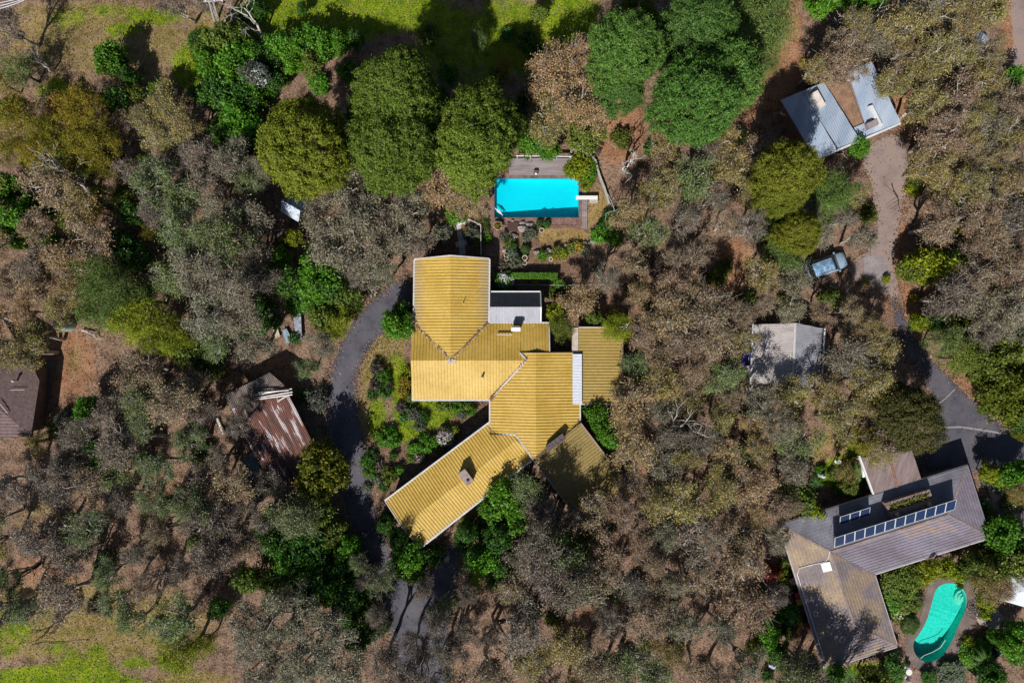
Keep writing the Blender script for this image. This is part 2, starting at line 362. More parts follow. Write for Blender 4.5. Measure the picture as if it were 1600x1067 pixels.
def ring_sheet(outer, inner, z):
    """flat sheet with a hole: bridged by triangulation"""
    bm = bmesh.new(); es = []
    for loop in (outer, inner):
        vs = [bm.verts.new((x, y, z)) for x, y in loop]
        es += [bm.edges.new((vs[i], vs[(i + 1) % len(vs)])) for i in range(len(vs))]
    bmesh.ops.triangle_fill(bm, edges=es, use_beauty=True)
    for f in bm.faces:
        f.normal_update()
        if f.normal.z < 0: f.normal_flip()
    bm.verts.index_update(); mb = MB().add([v.co for v in bm.verts], [[v.index for v in f.verts] for f in bm.faces]); bm.free(); return mb
def wmat(name, tint, rough=0.03):
    m, nt, n, l, p = new_mat(name)
    t = n.new('ShaderNodeBsdfTransparent'); t.inputs['Color'].default_value = (*tint, 1)
    g = n.new('ShaderNodeBsdfGlossy'); g.inputs['Roughness'].default_value = rough
    fr = n.new('ShaderNodeFresnel'); fr.inputs['IOR'].default_value = 1.33
    nz = n.new('ShaderNodeTexNoise'); nz.inputs['Scale'].default_value = 3; gp = n.new('ShaderNodeNewGeometry'); l.new(gp.outputs['Position'], nz.inputs['Vector'])
    b = n.new('ShaderNodeBump'); b.inputs['Strength'].default_value = 0.12; b.inputs['Distance'].default_value = 0.05; l.new(nz.outputs['Fac'], b.inputs['Height'])
    l.new(b.outputs['Normal'], g.inputs['Normal']); l.new(b.outputs['Normal'], fr.inputs['Normal'])
    ms = n.new('ShaderNodeMixShader'); l.new(fr.outputs[0], ms.inputs[0]); l.new(t.outputs[0], ms.inputs[1]); l.new(g.outputs[0], ms.inputs[2])
    l.new(ms.outputs[0], n['Material Output'].inputs['Surface']); return m
WHITE = flat('white_paint', (.78, .78, .78), 0.5, var=.04)
# --- the rectangular pool
pw = [S2(*p) for p in POOL]
t = thing('swimming_pool', (*S2(838, 310), 0), 'rectangular bright cyan swimming pool with brick coping', 'swimming pool')
x0, y1 = pw[0]; x1, y0 = pw[2]
def pfloor(x): return -0.62 - 0.85 * (x - x0) / (x1 - x0)
mb = MB(); N = 12
xsn = [x0 + (x1 - x0) * i / N for i in range(N + 1)]
for a, b in zip(xsn[:-1], xsn[1:]):
    mb.add([(a, y0, pfloor(a)), (b, y0, pfloor(b)), (b, y1, pfloor(b)), (a, y1, pfloor(a))], [(0, 1, 2, 3)])
    mb.add([(a, y1, pfloor(a)), (b, y1, pfloor(b)), (b, y1, .03), (a, y1, .03)], [(0, 1, 2, 3)])
    mb.add([(a, y0, pfloor(a)), (b, y0, pfloor(b)), (b, y0, .03), (a, y0, .03)], [(3, 2, 1, 0)])
mb.add([(x0, y0, pfloor(x0)), (x0, y1, pfloor(x0)), (x0, y1, .03), (x0, y0, .03)], [(0, 1, 2, 3)])
mb.add([(x1, y0, pfloor(x1)), (x1, y1, pfloor(x1)), (x1, y1, .03), (x1, y0, .03)], [(3, 2, 1, 0)])
mb.build('basin', mat('cyan_pool_paint', [(.002, .78, .95), (.003, .85, .98)], 0.5, 0.5, spec=.2), t)
MB().add([(x0, y0, -.13), (x1, y0, -.13), (x1, y1, -.13), (x0, y1, -.13)], [(0, 1, 2, 3)]).build('water', wmat('pool_water', (.72, .972, 1.0)), t)
ring_sheet([S2(u, v) for u, v in ((764, 270), (916, 270), (916, 351), (764, 351))], pw, 0.035).build('coping', PAVE, t)
mb = MB()
for k in range(3):
    a, b = S2(773.5 + 3.2 * k, 325 - 1.5 * k + 3 * k), S2(781 + 2.2 * k, 333.5 + 1.6 * k)
    mb.tube([(*a, -.05), (*b, -.05)], 0.05, 5)
mb.build('step_rail', WHITE, t)
mb = MB()
for a_, b_ in ((( x0, y0), (x1, y0)), ((x1, y0), (x1, y1)), ((x1, y1), (x0, y1)), ((x0, y1), (x0, y0))):
    d_ = Vector((b_[0] - a_[0], b_[1] - a_[1])).normalized(); n_ = Vector((-d_.y, d_.x)) * .012
    mb.add([(a_[0] + n_.x, a_[1] + n_.y, -.22), (b_[0] + n_.x, b_[1] + n_.y, -.22), (b_[0] + n_.x, b_[1] + n_.y, .02), (a_[0] + n_.x, a_[1] + n_.y, .02)], [(0, 1, 2, 3)])
mb.build('waterline_tiles', flat('blue_tile', (.03, .16, .30), .3), t)
# --- the kidney pool
kw = [S2(*p) for p in KIDNEY]
t = thing('swimming_pool', (*S2(1467, 972), 0), 'turquoise kidney-shaped pool with curved steps near the solar panel house', 'swimming pool')
def kfloor(x, y): return -0.75 - 0.75 * max(0, min(1, (-y - 30) / 4.5))
mb = MB(); n = len(kw)
sh = sheet(kw, 0); mb.add([(x, y, kfloor(x, y)) for x, y, _ in sh.v], sh.f)
a = sum(kw[i][0] * kw[(i + 1) % n][1] - kw[(i + 1) % n][0] * kw[i][1] for i in range(n))
for i in range(n):
    p, q = kw[i], kw[(i + 1) % n]; quad = [(*p, kfloor(*p)), (*q, kfloor(*q)), (*q, .03), (*p, .03)]
    mb.add(quad, [(0, 1, 2, 3) if a < 0 else (3, 2, 1, 0)])
mb.build('basin', mat('turquoise_pool_plaster', [(.02, .66, .56), (.05, .78, .66)], 3, 0.6, fine=.12, fine_scale=6), t)
sheet(kw, -0.12).build('water', wmat('turquoise_water', (.75, .985, .96)), t)
STEP = flat('pale_step', (.22, .74, .60), 0.7)
cs = S2(1508, 937)
for k in range(3):
    r = 0.34 + 0.27 * k
    pts = [(cs[0] + r * math.cos(w), cs[1] + r * math.sin(w)) for w in np.linspace(math.radians(100), math.radians(250), 12)]
    pts2 = [(cs[0] + (r - .27) * math.cos(w), cs[1] + (r - .27) * math.sin(w)) for w in np.linspace(math.radians(250), math.radians(100), 12)]
    MB().prism(pts + pts2, -0.75, -0.20 - .13 * k).build('step', STEP, t)
outer = smooth_poly([(1452, 905), (1475, 896), (1500, 898), (1522, 915), (1530, 945), (1520, 980), (1505, 1010), (1490, 1035), (1465, 1048), (1440, 1047), (1420, 1035), (1412, 1010), (1420, 985), (1438, 965), (1446, 930)], 2)
ring_sheet([S2(*p) for p in outer], kw, 0.03).build('paving', mat('brown_paving', [(.14, .105, .095), (.22, .17, .15)], 0.8, 0.9, fine=.25), t)
mb = MB(); mb.tube([(*S2(u, v), -.10) for u, v in ((1432, 1035), (1445, 1024), (1458, 1019), (1470, 1012), (1478, 1000))], 0.035, 5); mb.build('cleaner_hose', WHITE, t)
# paved and earth areas round the house
struct('pool_terrace', sheet([S2(u, v) for u, v in ((745, 344), (770, 351.5), (906, 351.5), (906, 360), (845, 362), (800, 362), (775, 400), (760, 400))], 0.012), PAVE)
struct('garden_beds', sheet(rough_poly([S2(u, v) for u, v in ((700, 352), (745, 350), (770, 356), (870, 356), (925, 380), (900, 430), (780, 440), (766, 400), (700, 402))], .6, .1, 8), 0.008), GARDEN_EARTH)
DRYLAWN = mat('dry_lawn_grass', [(0.3, (.20, .13, .045)), (0.5, (.31, .205, .085)), (0.7, (.36, .27, .10))], 1.2, .95, .4, fine=.35, fine_scale=9, spec=.1)
struct('dry_lawn', sheet(rough_poly([S2(u, v) for u, v in ((838, 358), (906, 357), (922, 366), (918, 380), (890, 382), (868, 377), (846, 380))], .4, .1, 12), 0.016), DRYLAWN)
struct('pool_lawn', sheet(rough_poly([S2(u, v) for u, v in ((919, 300), (940, 296), (947, 310), (944, 330), (930, 350), (919, 356))], .4, .1, 13), 0.016), DRYLAWN)
struct('front_beds', sheet(rough_poly(smooth_poly([S2(u, v) for u, v in ((573, 700), (640, 690), (690, 665), (745, 628), (765, 628), (700, 710), (610, 785), (590, 780))], 1), .4, .1, 9), 0.008), GARDEN_EARTH)
struct('side_path', sheet([S2(u, v) for u, v in ((1226, 850), (1240, 850), (1252, 905), (1236, 905))], 0.008), PAVE)
struct('terrace_steps', sheet(rough_poly([S2(u, v) for u, v in ((1545, 760), (1560, 775), (1578, 800), (1600, 805), (1600, 840), (1575, 815), (1550, 790))], .4, .1, 9), 0.010), mat('pink_terrace', [(.30, .22, .19), (.42, .33, .29)], 1.5, .9, fine=.3))
struct('patio', sheet([S2(u, v) for u, v in ((1520, 955), (1548, 945), (1570, 963), (1558, 985), (1530, 975))], 0.012), mat('pale_patio', [(.34, .30, .28), (.44, .39, .36)], 1.5, .9, fine=.2))
struct('lower_path', sheet(rough_poly([S2(u, v) for u, v in ((1425, 1045), (1490, 1050), (1500, 1090), (1420, 1090))], .5, .1, 9), 0.006), mat('pinkish_earth', [(.20, .13, .11), (.30, .20, .165)], 1.5, .9, fine=.3))
# ---------------------------------------------------------------- the yellow house
def yellow(name, k=1.0, dull=0.0, rot=0.0):
    a, b, c = (.47, .30, .056), (.56, .37, .078), (.63, .43, .115)
    g = (.36, .29, .13)
    f = lambda q: tuple((q[i] * (1 - dull) + g[i] * dull) * k for i in range(3))
    return mat(name, [(0.28, f(a)), (0.46, f(b)), (0.70, f(c))], 0.35, 0.55, rot=rot, stretch=(1, 1, 1), fine=0.10, fine_scale=3.0, spec=.35)
YEL = yellow('yellow_steel')
def stained(m_name, c, axis, near, far):
    """the same steel, chalked to mauve-grey along its eaves: distance from point c along a unit axis"""
    m = yellow(m_name); nt = m.node_tree; n, l = nt.nodes, nt.links; p = n['Principled BSDF']; src = p.inputs['Base Color'].links[0].from_socket
    g = n.new('ShaderNodeNewGeometry'); sb = n.new('ShaderNodeVectorMath'); sb.operation = 'SUBTRACT'; l.new(g.outputs['Position'], sb.inputs[0]); sb.inputs[1].default_value = (*c, 0)
    dt = n.new('ShaderNodeVectorMath'); dt.operation = 'DOT_PRODUCT'; l.new(sb.outputs[0], dt.inputs[0]); dt.inputs[1].default_value = (*axis, 0)
    ab = n.new('ShaderNodeMath'); ab.operation = 'ABSOLUTE'; l.new(dt.outputs['Value'], ab.inputs[0])
    nz = n.new('ShaderNodeTexNoise'); nz.inputs['Scale'].default_value = 1.6; l.new(g.outputs['Position'], nz.inputs['Vector'])
    ad = n.new('ShaderNodeMath'); ad.operation = 'MULTIPLY_ADD'; ad.inputs[1].default_value = 1.6; l.new(nz.outputs['Fac'], ad.inputs[0]); l.new(ab.outputs[0], ad.inputs[2])
    mr = n.new('ShaderNodeMapRange'); mr.inputs['From Min'].default_value = near + .8; mr.inputs['From Max'].default_value = far + .8; mr.inputs['To Max'].default_value = .75; l.new(ad.outputs[0], mr.inputs['Value'])
    mx = n.new('ShaderNodeMix'); mx.data_type = 'RGBA'; l.new(mr.outputs['Result'], mx.inputs['Factor']); l.new(src, mx.inputs[6]); mx.inputs[7].default_value = (.34, .29, .24, 1); l.new(mx.outputs[2], p.inputs['Base Color']); return m
YELN = stained('chalked_yellow_steel', S2(704.5, 480, 3), (1, 0), 2.6, 4.2); YELS = stained('chalked_yellow_steel_wing', S2(628, 821, 3), (.598, -.802), 2.3, 4.4); YELD = yellow('dull_yellow_steel', 0.62, 0.55); YELC = yellow('faded_yellow_steel', 0.78, 0.35)
GUTTER = flat('white_gutter', (.62, .60, .60), 0.5); FLASH = mat('pale_flashing', [(.50, .42, .36), (.62, .54, .48)], 4, .6)
BRICK = mat('red_brick', [(0.3, (.15, .09, .075)), (0.5, (.25, .17, .15)), (0.7, (.33, .26, .24))], 3, 0.9, 0.3, fine=.3, fine_scale=9)
WALL = mat('house_brick_wall', [(.20, .13, .10), (.28, .19, .15)], 2, 0.9, fine=.2)
DARK = flat('black_void', (.01, .01, .01), .9)
RIB = [(0, 0), (.56, 0), (.62, .055), (.88, .055), (.95, 0), (1.0, 0)]
PITCH = 0.32
def plane(p, q, zr, tan):
    """height falling with distance from the ridge line p-q"""
    dx, dy = q[0] - p[0], q[1] - p[1]; L = math.hypot(dx, dy); nx, ny = -dy / L, dx / L
    return (lambda x, y: zr - tan * abs((x - p[0]) * nx + (y - p[1]) * ny)), (dx / L, dy / L)
def roof_slope(parent, pts, ridge, zr, tan, m, name='roof_slope', z=3.0, prof=RIB, pitch=PITCH, t=None, slab=0.14):
    poly = [S2(u, v, z) for u, v in pts]; r = [S2(u, v, z) for u, v in ridge]
    zf, d = plane(r[0], r[1], zr, tan)
    mb = MB(); mb.prism(poly, lambda x, y: zf(x, y) - slab, lambda x, y: zf(x, y) - 0.012)
    mb.ribbed(poly, zf, t or d, prof, pitch)
    return mb.build(name, m, parent), zf
def strip(mb, a, b, w, h):
    """a low capping strip between 3D points"""
    a, b = Vector(a), Vector(b); d = (b - a); d.z = 0; d.normalize(); nrm = Vector((-d.y, d.x, 0)) * w / 2
    vs = [a - nrm, b - nrm, b + nrm, a + nrm]; mb.add([v - Vector((0, 0, h)) for v in vs] + [v + Vector((0, 0, .03)) for v in vs],
        [(4, 5, 6, 7), (0, 1, 5, 4), (1, 2, 6, 5), (2, 3, 7, 6), (3, 0, 4, 7), (3, 2, 1, 0)])
house = thing('yellow_house', (*S2(780, 600, 3), 0), 'rambling house with ribbed mustard yellow metal roofs in several wings', 'house')
T1 = 0.25; T2 = 0.31
def edge(pts, z, zf, m, name, w=.16, h=.16, dz=.02):
    mb = MB(); q = [S2(u, v, z) for u, v in pts]
    for a, b in zip(q[:-1], q[1:]): strip(mb, (*a, zf(*a) + dz), (*b, zf(*b) + dz), w, h)
    return mb.build(name, m, house)
# north wing
R1 = [(704.5, 401), (705, 563)]
s, z1 = roof_slope(house, [(646.5, 405), (704.5, 401), (705, 563), (644.5, 505)], R1, 3.55, T1, YELN)
roof_slope(house, [(704.5, 401), (764.5, 404), (762.5, 505), (705, 563)], R1, 3.55, T1, YELN)
edge([(646.5, 405), (645, 505)], 3, z1, GUTTER, 'gutter'); edge([(764.8, 404), (763.8, 505)], 3, z1, GUTTER, 'gutter')
edge([(646.5, 404.5), (704.5, 400.5), (764.5, 403.5)], 3, z1, GUTTER, 'barge_board', .14, .25)
# cross wing
R2 = [(643, 563), (822, 563)]
s, z2 = roof_slope(house, [(643, 505.5), (645, 505.5), (705, 563), (643, 563)], R2, 3.55, T2, YEL)
roof_slope(house, [(705, 563), (762.5, 505.5), (858, 504.5), (858, 548), (811, 548), (822, 557), (822, 563)], R2, 3.55, T2, YEL)
roof_slope(house, [(643, 563), (822, 563), (766, 625), (643, 625)], R2, 3.55, T2, YEL)
edge([(642.6, 505), (642.6, 626)], 3, z2, GUTTER, 'barge_board', .13, .25)
edge([(642, 626), (765, 626)], 3, z2, GUTTER, 'gutter', .18, .16); edge([(763, 504), (858, 504)], 3, z2, GUTTER, 'gutter'); edge([(858.5, 504), (858.5, 549)], 3, z2, GUTTER, 'barge_board', .13, .25)
edge([(645, 505), (705, 562)], 3, lambda x, y: min(z1(x, y), z2(x, y)) + .03, FLASH, 'valley_flashing', .2, .05); edge([(762.5, 505), (705, 562)], 3, lambda x, y: min(z1(x, y), z2(x, y)) + .03, FLASH, 'valley_flashing', .2, .05)
# central wing
R3 = [(837, 551), (837, 716)]
s, z3 = roof_slope(house, [(811, 551), (837, 551), (837, 714), (832, 714), (806, 678), (765.5, 678), (765.5, 626), (822, 563), (822, 557)], R3, 3.60, 0.215, YEL)
roof_slope(house, [(837, 551), (906.5, 551), (906.5, 661), (837, 714)], R3, 3.60, 0.215, YEL)
edge([(811, 550.5), (906.5, 550.5)], 3, z3, GUTTER, 'barge_board', .14, .25); edge([(765, 625), (765, 679), (806, 679)], 3, z3, GUTTER, 'gutter', .16, .2); edge([(907, 630), (907, 661)], 3, z3, GUTTER, 'gutter')
edge([(765.5, 626), (822.5, 562), (812, 551.5)], 3, lambda x, y: max(z2(x, y), z3(x, y)) + .02, FLASH, 'valley_flashing', .2, .08)
MB().box((*S2(705, 565, 3.5), 3.55), (.95, .4, .07)).build('ridge_flashing', FLASH, house)
# south-west wing
R4 = [(628, 821), (808, 687)]
s, z4 = roof_slope(house, [(600.5, 784), (765, 661), (765.5, 679.5), (806, 679.5), (808, 687), (628, 821)], R4, 3.25, 0.22, YEL)
roof_slope(house, [(628, 821), (808, 687), (833, 717), (655.5, 857.5)], R4, 3.25, 0.22, YELS)
edge([(600, 783.5), (765, 660)], 3, z4, GUTTER, 'gutter', .18, .18); edge([(833.5, 717.5), (656, 858)], 3, z4, GUTTER, 'gutter', .18, .18); edge([(600.5, 784), (628, 821), (655.5, 857.5)], 3, z4, FLASH, 'barge_board', .12, .25)
edge([(806.5, 680), (833, 716.5)], 3, lambda x, y: max(z4(x, y), z3(x, y)), FLASH, 'apron_flashing', .22, 1.1)
# south-east wing
R5 = [(907, 661), (833, 717)]
s, z5 = roof_slope(house, [(834, 717), (906.5, 661.5), (990, 771), (918, 829)], R5, 3.0, 0.10, YELD, t=(.606, -.795))  # darker, duller yellow than the other wings
edge([(907.3, 661), (990.8, 770.5)], 3, z5, flat('brown_barge', (.32, .24, .20), .7), 'barge_board', .14, .3); edge([(833, 718), (917, 830), (990, 772)], 3, z5, flat('grey_gutter', (.35, .33, .30), .7), 'gutter', .14, .3)
edge([(838, 714), (907, 661.5)], 3, z3, flat('dark_flashing', (.16, .13, .10), .8), 'valley_flashing', .25, .3)
# east carport and its clear strip
s, z6 = roof_slope(house, [(904, 512), (972.5, 512), (972.5, 631), (904, 631)], [(904, 512), (904, 631)], 2.62, 0.03, YELC, z=2.5, t=(0, 1))
edge([(973, 511.5), (973, 631.5)], 2.5, z6, flat('brown_fascia', (.30, .22, .18), .7), 'fascia', .12, .25); edge([(904, 511.5), (972.5, 511.5)], 2.5, z6, FLASH, 'fascia', .12, .25); edge([(907, 631.5), (972.5, 631.5)], 2.5, z6, FLASH, 'fascia', .12, .25)
POLY = flat('clear_sheeting', (.66, .70, .78), 0.35, var=.12, scale=5)
poly = [S2(u, v, 2.8) for u, v in ((894.5, 553), (909, 553), (909, 631), (894.5, 631))]
mb = MB(); mb.prism(poly, 2.92, 2.955); mb.ribbed(poly, lambda x, y: 2.96, (0, 1), [(0, 0), (.35, .04), (.65, .04), (1, 0)], .16); mb.build('clear_roof_strip', POLY, house)
poly = [S2(u, v, 2.5) for u, v in ((893.5, 512), (903.4, 512), (903.4, 552), (893.5, 552))]
MB().prism(poly, 2.5, 2.62).build('side_flashing', mat('stained_flashing', [(.42, .33, .27), (.60, .52, .45)], 2.5, .8), house)
# grey lean-to
GREYS = mat('grey_steel', [(.30, .30, .345), (.42, .42, .47)], 1.0, .45, stretch=(1, 8, 1), fine=.12, spec=.5)
FINE = [(0, 0), (.4, 0), (.5, .03), (.9, .03), (1, 0)]
R7 = [(765, 480), (845, 480)]
roof_slope(house, [(765.5, 480), (844.5, 480), (844.5, 455.5), (765.5, 455.5)], R7, 3.55, .78, mat('shaded_grey_steel', [(.055, .060, .082), (.075, .082, .105)], 2, .6), z=3.1, prof=FINE, pitch=.16)  # upper slope faces away from the sun; its shade is put into the colour
s, z7 = roof_slope(house, [(765.5, 480), (844.5, 480), (844.5, 504), (765.5, 504)], R7, 3.55, .30, GREYS, z=3.1, prof=FINE, pitch=.16)
mb = MB()
for a, b, za, zb in (((765.5, 454.8), (845, 454.8), 2.3, 2.3), ((845, 454.8), (845, 480), 2.3, 3.58), ((845, 480), (845, 503), 3.58, 3.1)): strip(mb, (*S2(*a, 3.1), za), (*S2(*b, 3.1), zb), .13, .15)
mb.build('white_trim', WHITE, house)
# dry leaves caught in the valleys
rgv = np.random.default_rng(9); mb = MB()
for (a, b), zf_ in ((((645, 505), (705, 562)), lambda x, y: max(z1(x, y), z2(x, y))), (((762, 505), (705, 562)), lambda x, y: max(z1(x, y), z2(x, y))), (((766, 625), (822, 562)), lambda x, y: max(z2(x, y), z3(x, y))), (((838, 714), (905, 662)), lambda x, y: max(z3(x, y), z5(x, y)))):
    for k in range(150):
        s_ = rgv.uniform(0, 1) ** 1.5; u_, v_ = b[0] + (a[0] - b[0]) * (1 - s_) + rgv.normal(0, 1.1), b[1] + (a[1] - b[1]) * (1 - s_) + rgv.normal(0, 1.1); x_, y_ = S2(u_, v_, 3); z_ = zf_(x_, y_) + .10; w_ = rgv.uniform(0, 6.28); l_ = rgv.uniform(.05, .13); cx_, sx_ = math.cos(w_) * l_, math.sin(w_) * l_
        mb.add([(x_ - cx_, y_ - sx_, z_), (x_ + sx_ * .4, y_ - cx_ * .4, z_), (x_ + cx_, y_ + sx_, z_ + .02), (x_ - sx_ * .4, y_ + cx_ * .4, z_)], [(0, 1, 2, 3)])
tag(mb.build('valley_leaves', flat('dead_leaf', (.20, .11, .06), .9, var=.4, scale=6), house), kind='stuff')
# walls under the eaves, one per wing
def wall(pts, z, top=2.35): MB().prism([S2(u, v, z) for u, v in pts], -.05, top).build('wall', WALL, house)
wall([(651, 409), (760, 409), (760, 520), (651, 520)], 3); wall([(648, 512), (853, 510), (853, 545), (770, 600), (760, 619), (648, 619)], 3); wall([(772, 556), (900, 556), (900, 655), (838, 706), (806, 670), (772, 670)], 3)
wall([(606, 785), (765, 667), (826, 716), (657, 850)], 3, 2.1); wall([(842, 718), (903, 671), (982, 772), (920, 820)], 3, 1.6); wall([(765, 458), (841, 458), (841, 510), (765, 510)], 3, 2.2)
# chimneys, vents and aerials
c = S2(806, 515.5, 4)
mb = MB().box((c[0], c[1] + .15, 3.6), (.85, .55, 1.5)); o = mb.build('chimney', BRICK, house); MB().box((c[0], c[1] + .05, 4.40), (.95, .42, .10)).build('chimney_cap', flat('white_cap', (.9, .9, .88), .5, var=.02), o)
ang = math.atan2(123, 165)
c = S2(728, 745.5, 4)
chim = MB().box((c[0], c[1], 3.45), (.82, 1.5, 1.25), ang).build('chimney', BRICK, house)
MB().box((c[0], c[1], 4.10), (.9, 1.58, .08), ang).build('chimney_cap', mat('mortar_cap', [(.24, .18, .16), (.38, .32, .29)], 4, .9), chim)
cc = S2(731.5, 749, 4); MB().lathe((cc[0], cc[1], 4.10), [(.16, 0), (.16, .07), (.10, .08)], 10).build('flue', DARK, chim)
c = S2(868, 690, 3.5); a5 = math.atan2(56, 74)
mb = MB(); mb.box((c[0], c[1], 3.5), (2.1, .55, .75), a5); mb.box((c[0], c[1], 3.92), (2.2, .65, .08), a5); mb.build('chimney', mat('dark_brick', [(.07, .055, .055), (.14, .11, .11)], 3, .9, fine=.3), house)
c = S2(903, 803, 3.2); MB().box((c[0], c[1], 2.95), (.35, 1.3, .3), -.7 + math.pi / 2 - .25).build('roof_box', flat('lead_grey', (.22, .21, .22), .6), house)
def vent(u, v, zr, h, r=.1):
    x, y = S2(u, v, zr + h); MB().lathe((x, y, zr - .2), [(r * 1.8, 0.1), (r, .25), (r, h), (r * 1.3, h), (r * .9, h + .22)], 8).build('vent_pipe', flat('vent_metal', (.55, .50, .45), .5), house)
vent(753, 590, 3.2, .55); vent(723, 473, 3.4, .5, .035); vent(834, 508, 2.9, .4, .05)
def mast(u, v, z, h, arm=0.5):
    x, y = S2(u, v, z); mb = MB(); mb.tube([(x, y, z - .2), (x, y, z + h)], .03, 5)
    for k in range(4): mb.tube([(x - arm * (1 - .15 * k), y + .1 * k, z + h - .12 * k), (x + arm * (1 - .15 * k), y + .1 * k, z + h - .12 * k)], .012, 4)
    mb.build('tv_aerial', flat('aerial_metal', (.4, .4, .4), .4, metal=.5), house)
mast(758, 770, 2.7, 1.5, .25)
mb = MB(); strip(mb, (*S2(776, 523, 3.1), 3.0), (*S2(800, 523, 3.1), 3.0), .1, .05); mb.build('pipe', FLASH, house)
# ---------------------------------------------------------------- house with solar panels
sh_o = S2(1516, 728, 3.0); aL = math.radians(17.5); dv = (-math.cos(aL), -math.sin(aL)); nv = (math.sin(aL), -math.cos(aL)); KS = GSD * (CAM_H - 3.0) / CAM_H
def LL(a, b): return (sh_o[0] + (dv[0] * a + nv[0] * b) * KS, sh_o[1] + (dv[1] * a + nv[1] * b) * KS)
TILE = mat('faded_roof_tile', [(0.30, (.15, .12, .125)), (0.40, (.20, .165, .17)), (0.48, (.24, .20, .205)), (0.54, (.30, .225, .17)), (0.70, (.40, .30, .20))], 0.3, .8, rot=-aL, stretch=(1, 1, 1), fine=.16, fine_scale=4.5, spec=.3)
TILEP = mat('purple_grey_tile', [(0.30, (.15, .13, .155)), (0.45, (.19, .165, .20)), (0.58, (.225, .205, .26)), (0.68, (.33, .235, .19))], 0.35, .75, rot=-aL, stretch=(2.5, 1, 1), fine=.13, fine_scale=5, spec=.35)
TILEB = mat('bluish_grey_tile', [(0.30, (.16, .145, .165)), (0.5, (.22, .21, .245)), (0.70, (.30, .31, .37))], 0.4, .6, rot=-aL, fine=.12, fine_scale=5, spec=.4)
solar_house = thing('solar_house', (*LL(200, 100), 0), 'L-shaped house with faded brown-purple tiled roof and solar panels', 'house')
COURSE = [(0, 0), (.92, .04), (1.0, 0)]
def hip(poly, ridge, m, zr=3.45, tan=0.22, uphill=None):
    P_ = [LL(*p) for p in poly]; R_ = [LL(*p) for p in ridge]; zf, d = plane(R_[0], R_[1], zr, tan)
    tvec = uphill
    mb = MB(); mb.prism(P_, lambda x, y: zf(x, y) - .16, lambda x, y: zf(x, y) - .012); mb.ribbed(P_, zf, tvec, COURSE, .33); return mb.build('roof_slope', m, solar_house), zf
h = 59.5; up_n = (-nv[0], -nv[1]); up_s = nv; up_e = dv; up_w = (-dv[0], -dv[1])
hip([(0, 0), (310, 0), (250.5, h), (h, h)], [(h, h), (250, h)], TILEB, uphill=up_s)
s, zE = hip([(0, 119), (h, h), (250.5, h), (191, 119)], [(h, h), (250, h)], TILEP, uphill=up_n)
zz = 3.45
def zhip(a_, zr=3.45): return lambda x, y: zr
s, _ = hip([(0, 0), (h, h), (0, 119)], [(h, 0), (h, 119)], TILEP, uphill=up_e)
s, zS = hip([(310, 0), (310, 238), (250.5, 178.5), (250.5, h)], [(250.5, 50), (250.5, 200)], TILE, uphill=up_w)
hip([(250.5, h), (250.5, 178.5), (191, 238), (191, 119)], [(250.5, 50), (250.5, 200)], TILE, uphill=up_e)
hip([(191, 238), (250.5, 178.5), (310, 238)], [(200, 178.5), (300, 178.5)], TILE, uphill=up_n)
CAPT = mat('ridge_tile', [(.20, .15, .15), (.36, .27, .24)], 1.2, .8, fine=.2)
for a, b, za, zb in (((0, 0), (h, h), 2.55, 3.47), ((0, 119), (h, h), 2.55, 3.47), ((h, h), (250.5, h), 3.47, 3.47), ((310, 0), (250.5, h), 2.55, 3.47), ((250.5, h), (250.5, 178.5), 3.47, 3.47), ((250.5, 178.5), (310, 238), 3.47, 2.55), ((250.5, 178.5), (191, 238), 3.47, 2.55)):
    mb = MB(); strip(mb, (*LL(*a), za), (*LL(*b), zb), .22, .05); mb.build('ridge_cap', CAPT, solar_house)
mb = MB(); strip(mb, (*LL(191, 119), 2.54), (*LL(250.5, h), 3.45), .16, .02); mb.build('valley_flashing', flat('valley_grey', (.12, .11, .11), .6), solar_house)
mb = MB()
for a, b in (((0, 0), (310, 0)), ((0, -1), (0, 119)), ((310.5, 0), (310.5, 238)), ((191, 239), (310, 239)), ((0, 120), (191, 120)), ((190.3, 119), (190.3, 238))): strip(mb, (*LL(*a), 2.50), (*LL(*b), 2.50), .14, .14)
mb.build('gutter', flat('pale_gutter', (.50, .48, .50), .5), solar_house)
MB().prism([LL(a, b) for a, b in ((8, 8), (302, 8), (302, 230), (199, 230), (199, 111), (8, 111))], -.05, 2.42).build('wall', WALL, solar_house)
# white conduit and skylight
mb = MB(); zof = lambda a, b: 3.45 - .22 * abs(a - 250.5) * KS + .06
pts = [(252, 58), (256, 66), (262, 72), (285, 72), (302, 73), (307, 82), (307, 120), (307, 225)]
mb.tube([(*LL(*p), zof(*p)) for p in pts], .055, 5); mb.build('conduit', flat('conduit_white', (.66, .64, .68), .5), solar_house)
q = [(246, 74), (234, 74), (234, 88), (246, 88)]; q = [(270, 73), (257, 73), (257, 87), (270, 87)]
MB().prism([LL(*p) for p in q], lambda x, y: zS(x, y) - .02, lambda x, y: zS(x, y) + .16).build('skylight', flat('skylight_white', (.88, .90, .90), .3, var=.01), solar_house)
mb = MB(); p = LL(283, 160); mb.tube([(*p, 2.9), (*p, 4.7)], .025, 5); mb.tube([(p[0] - .5, p[1], 4.6), (p[0] + .5, p[1], 4.6)], .015, 4); mb.build('tv_aerial', flat('aerial_grey', (.3, .3, .3), .5), solar_house)
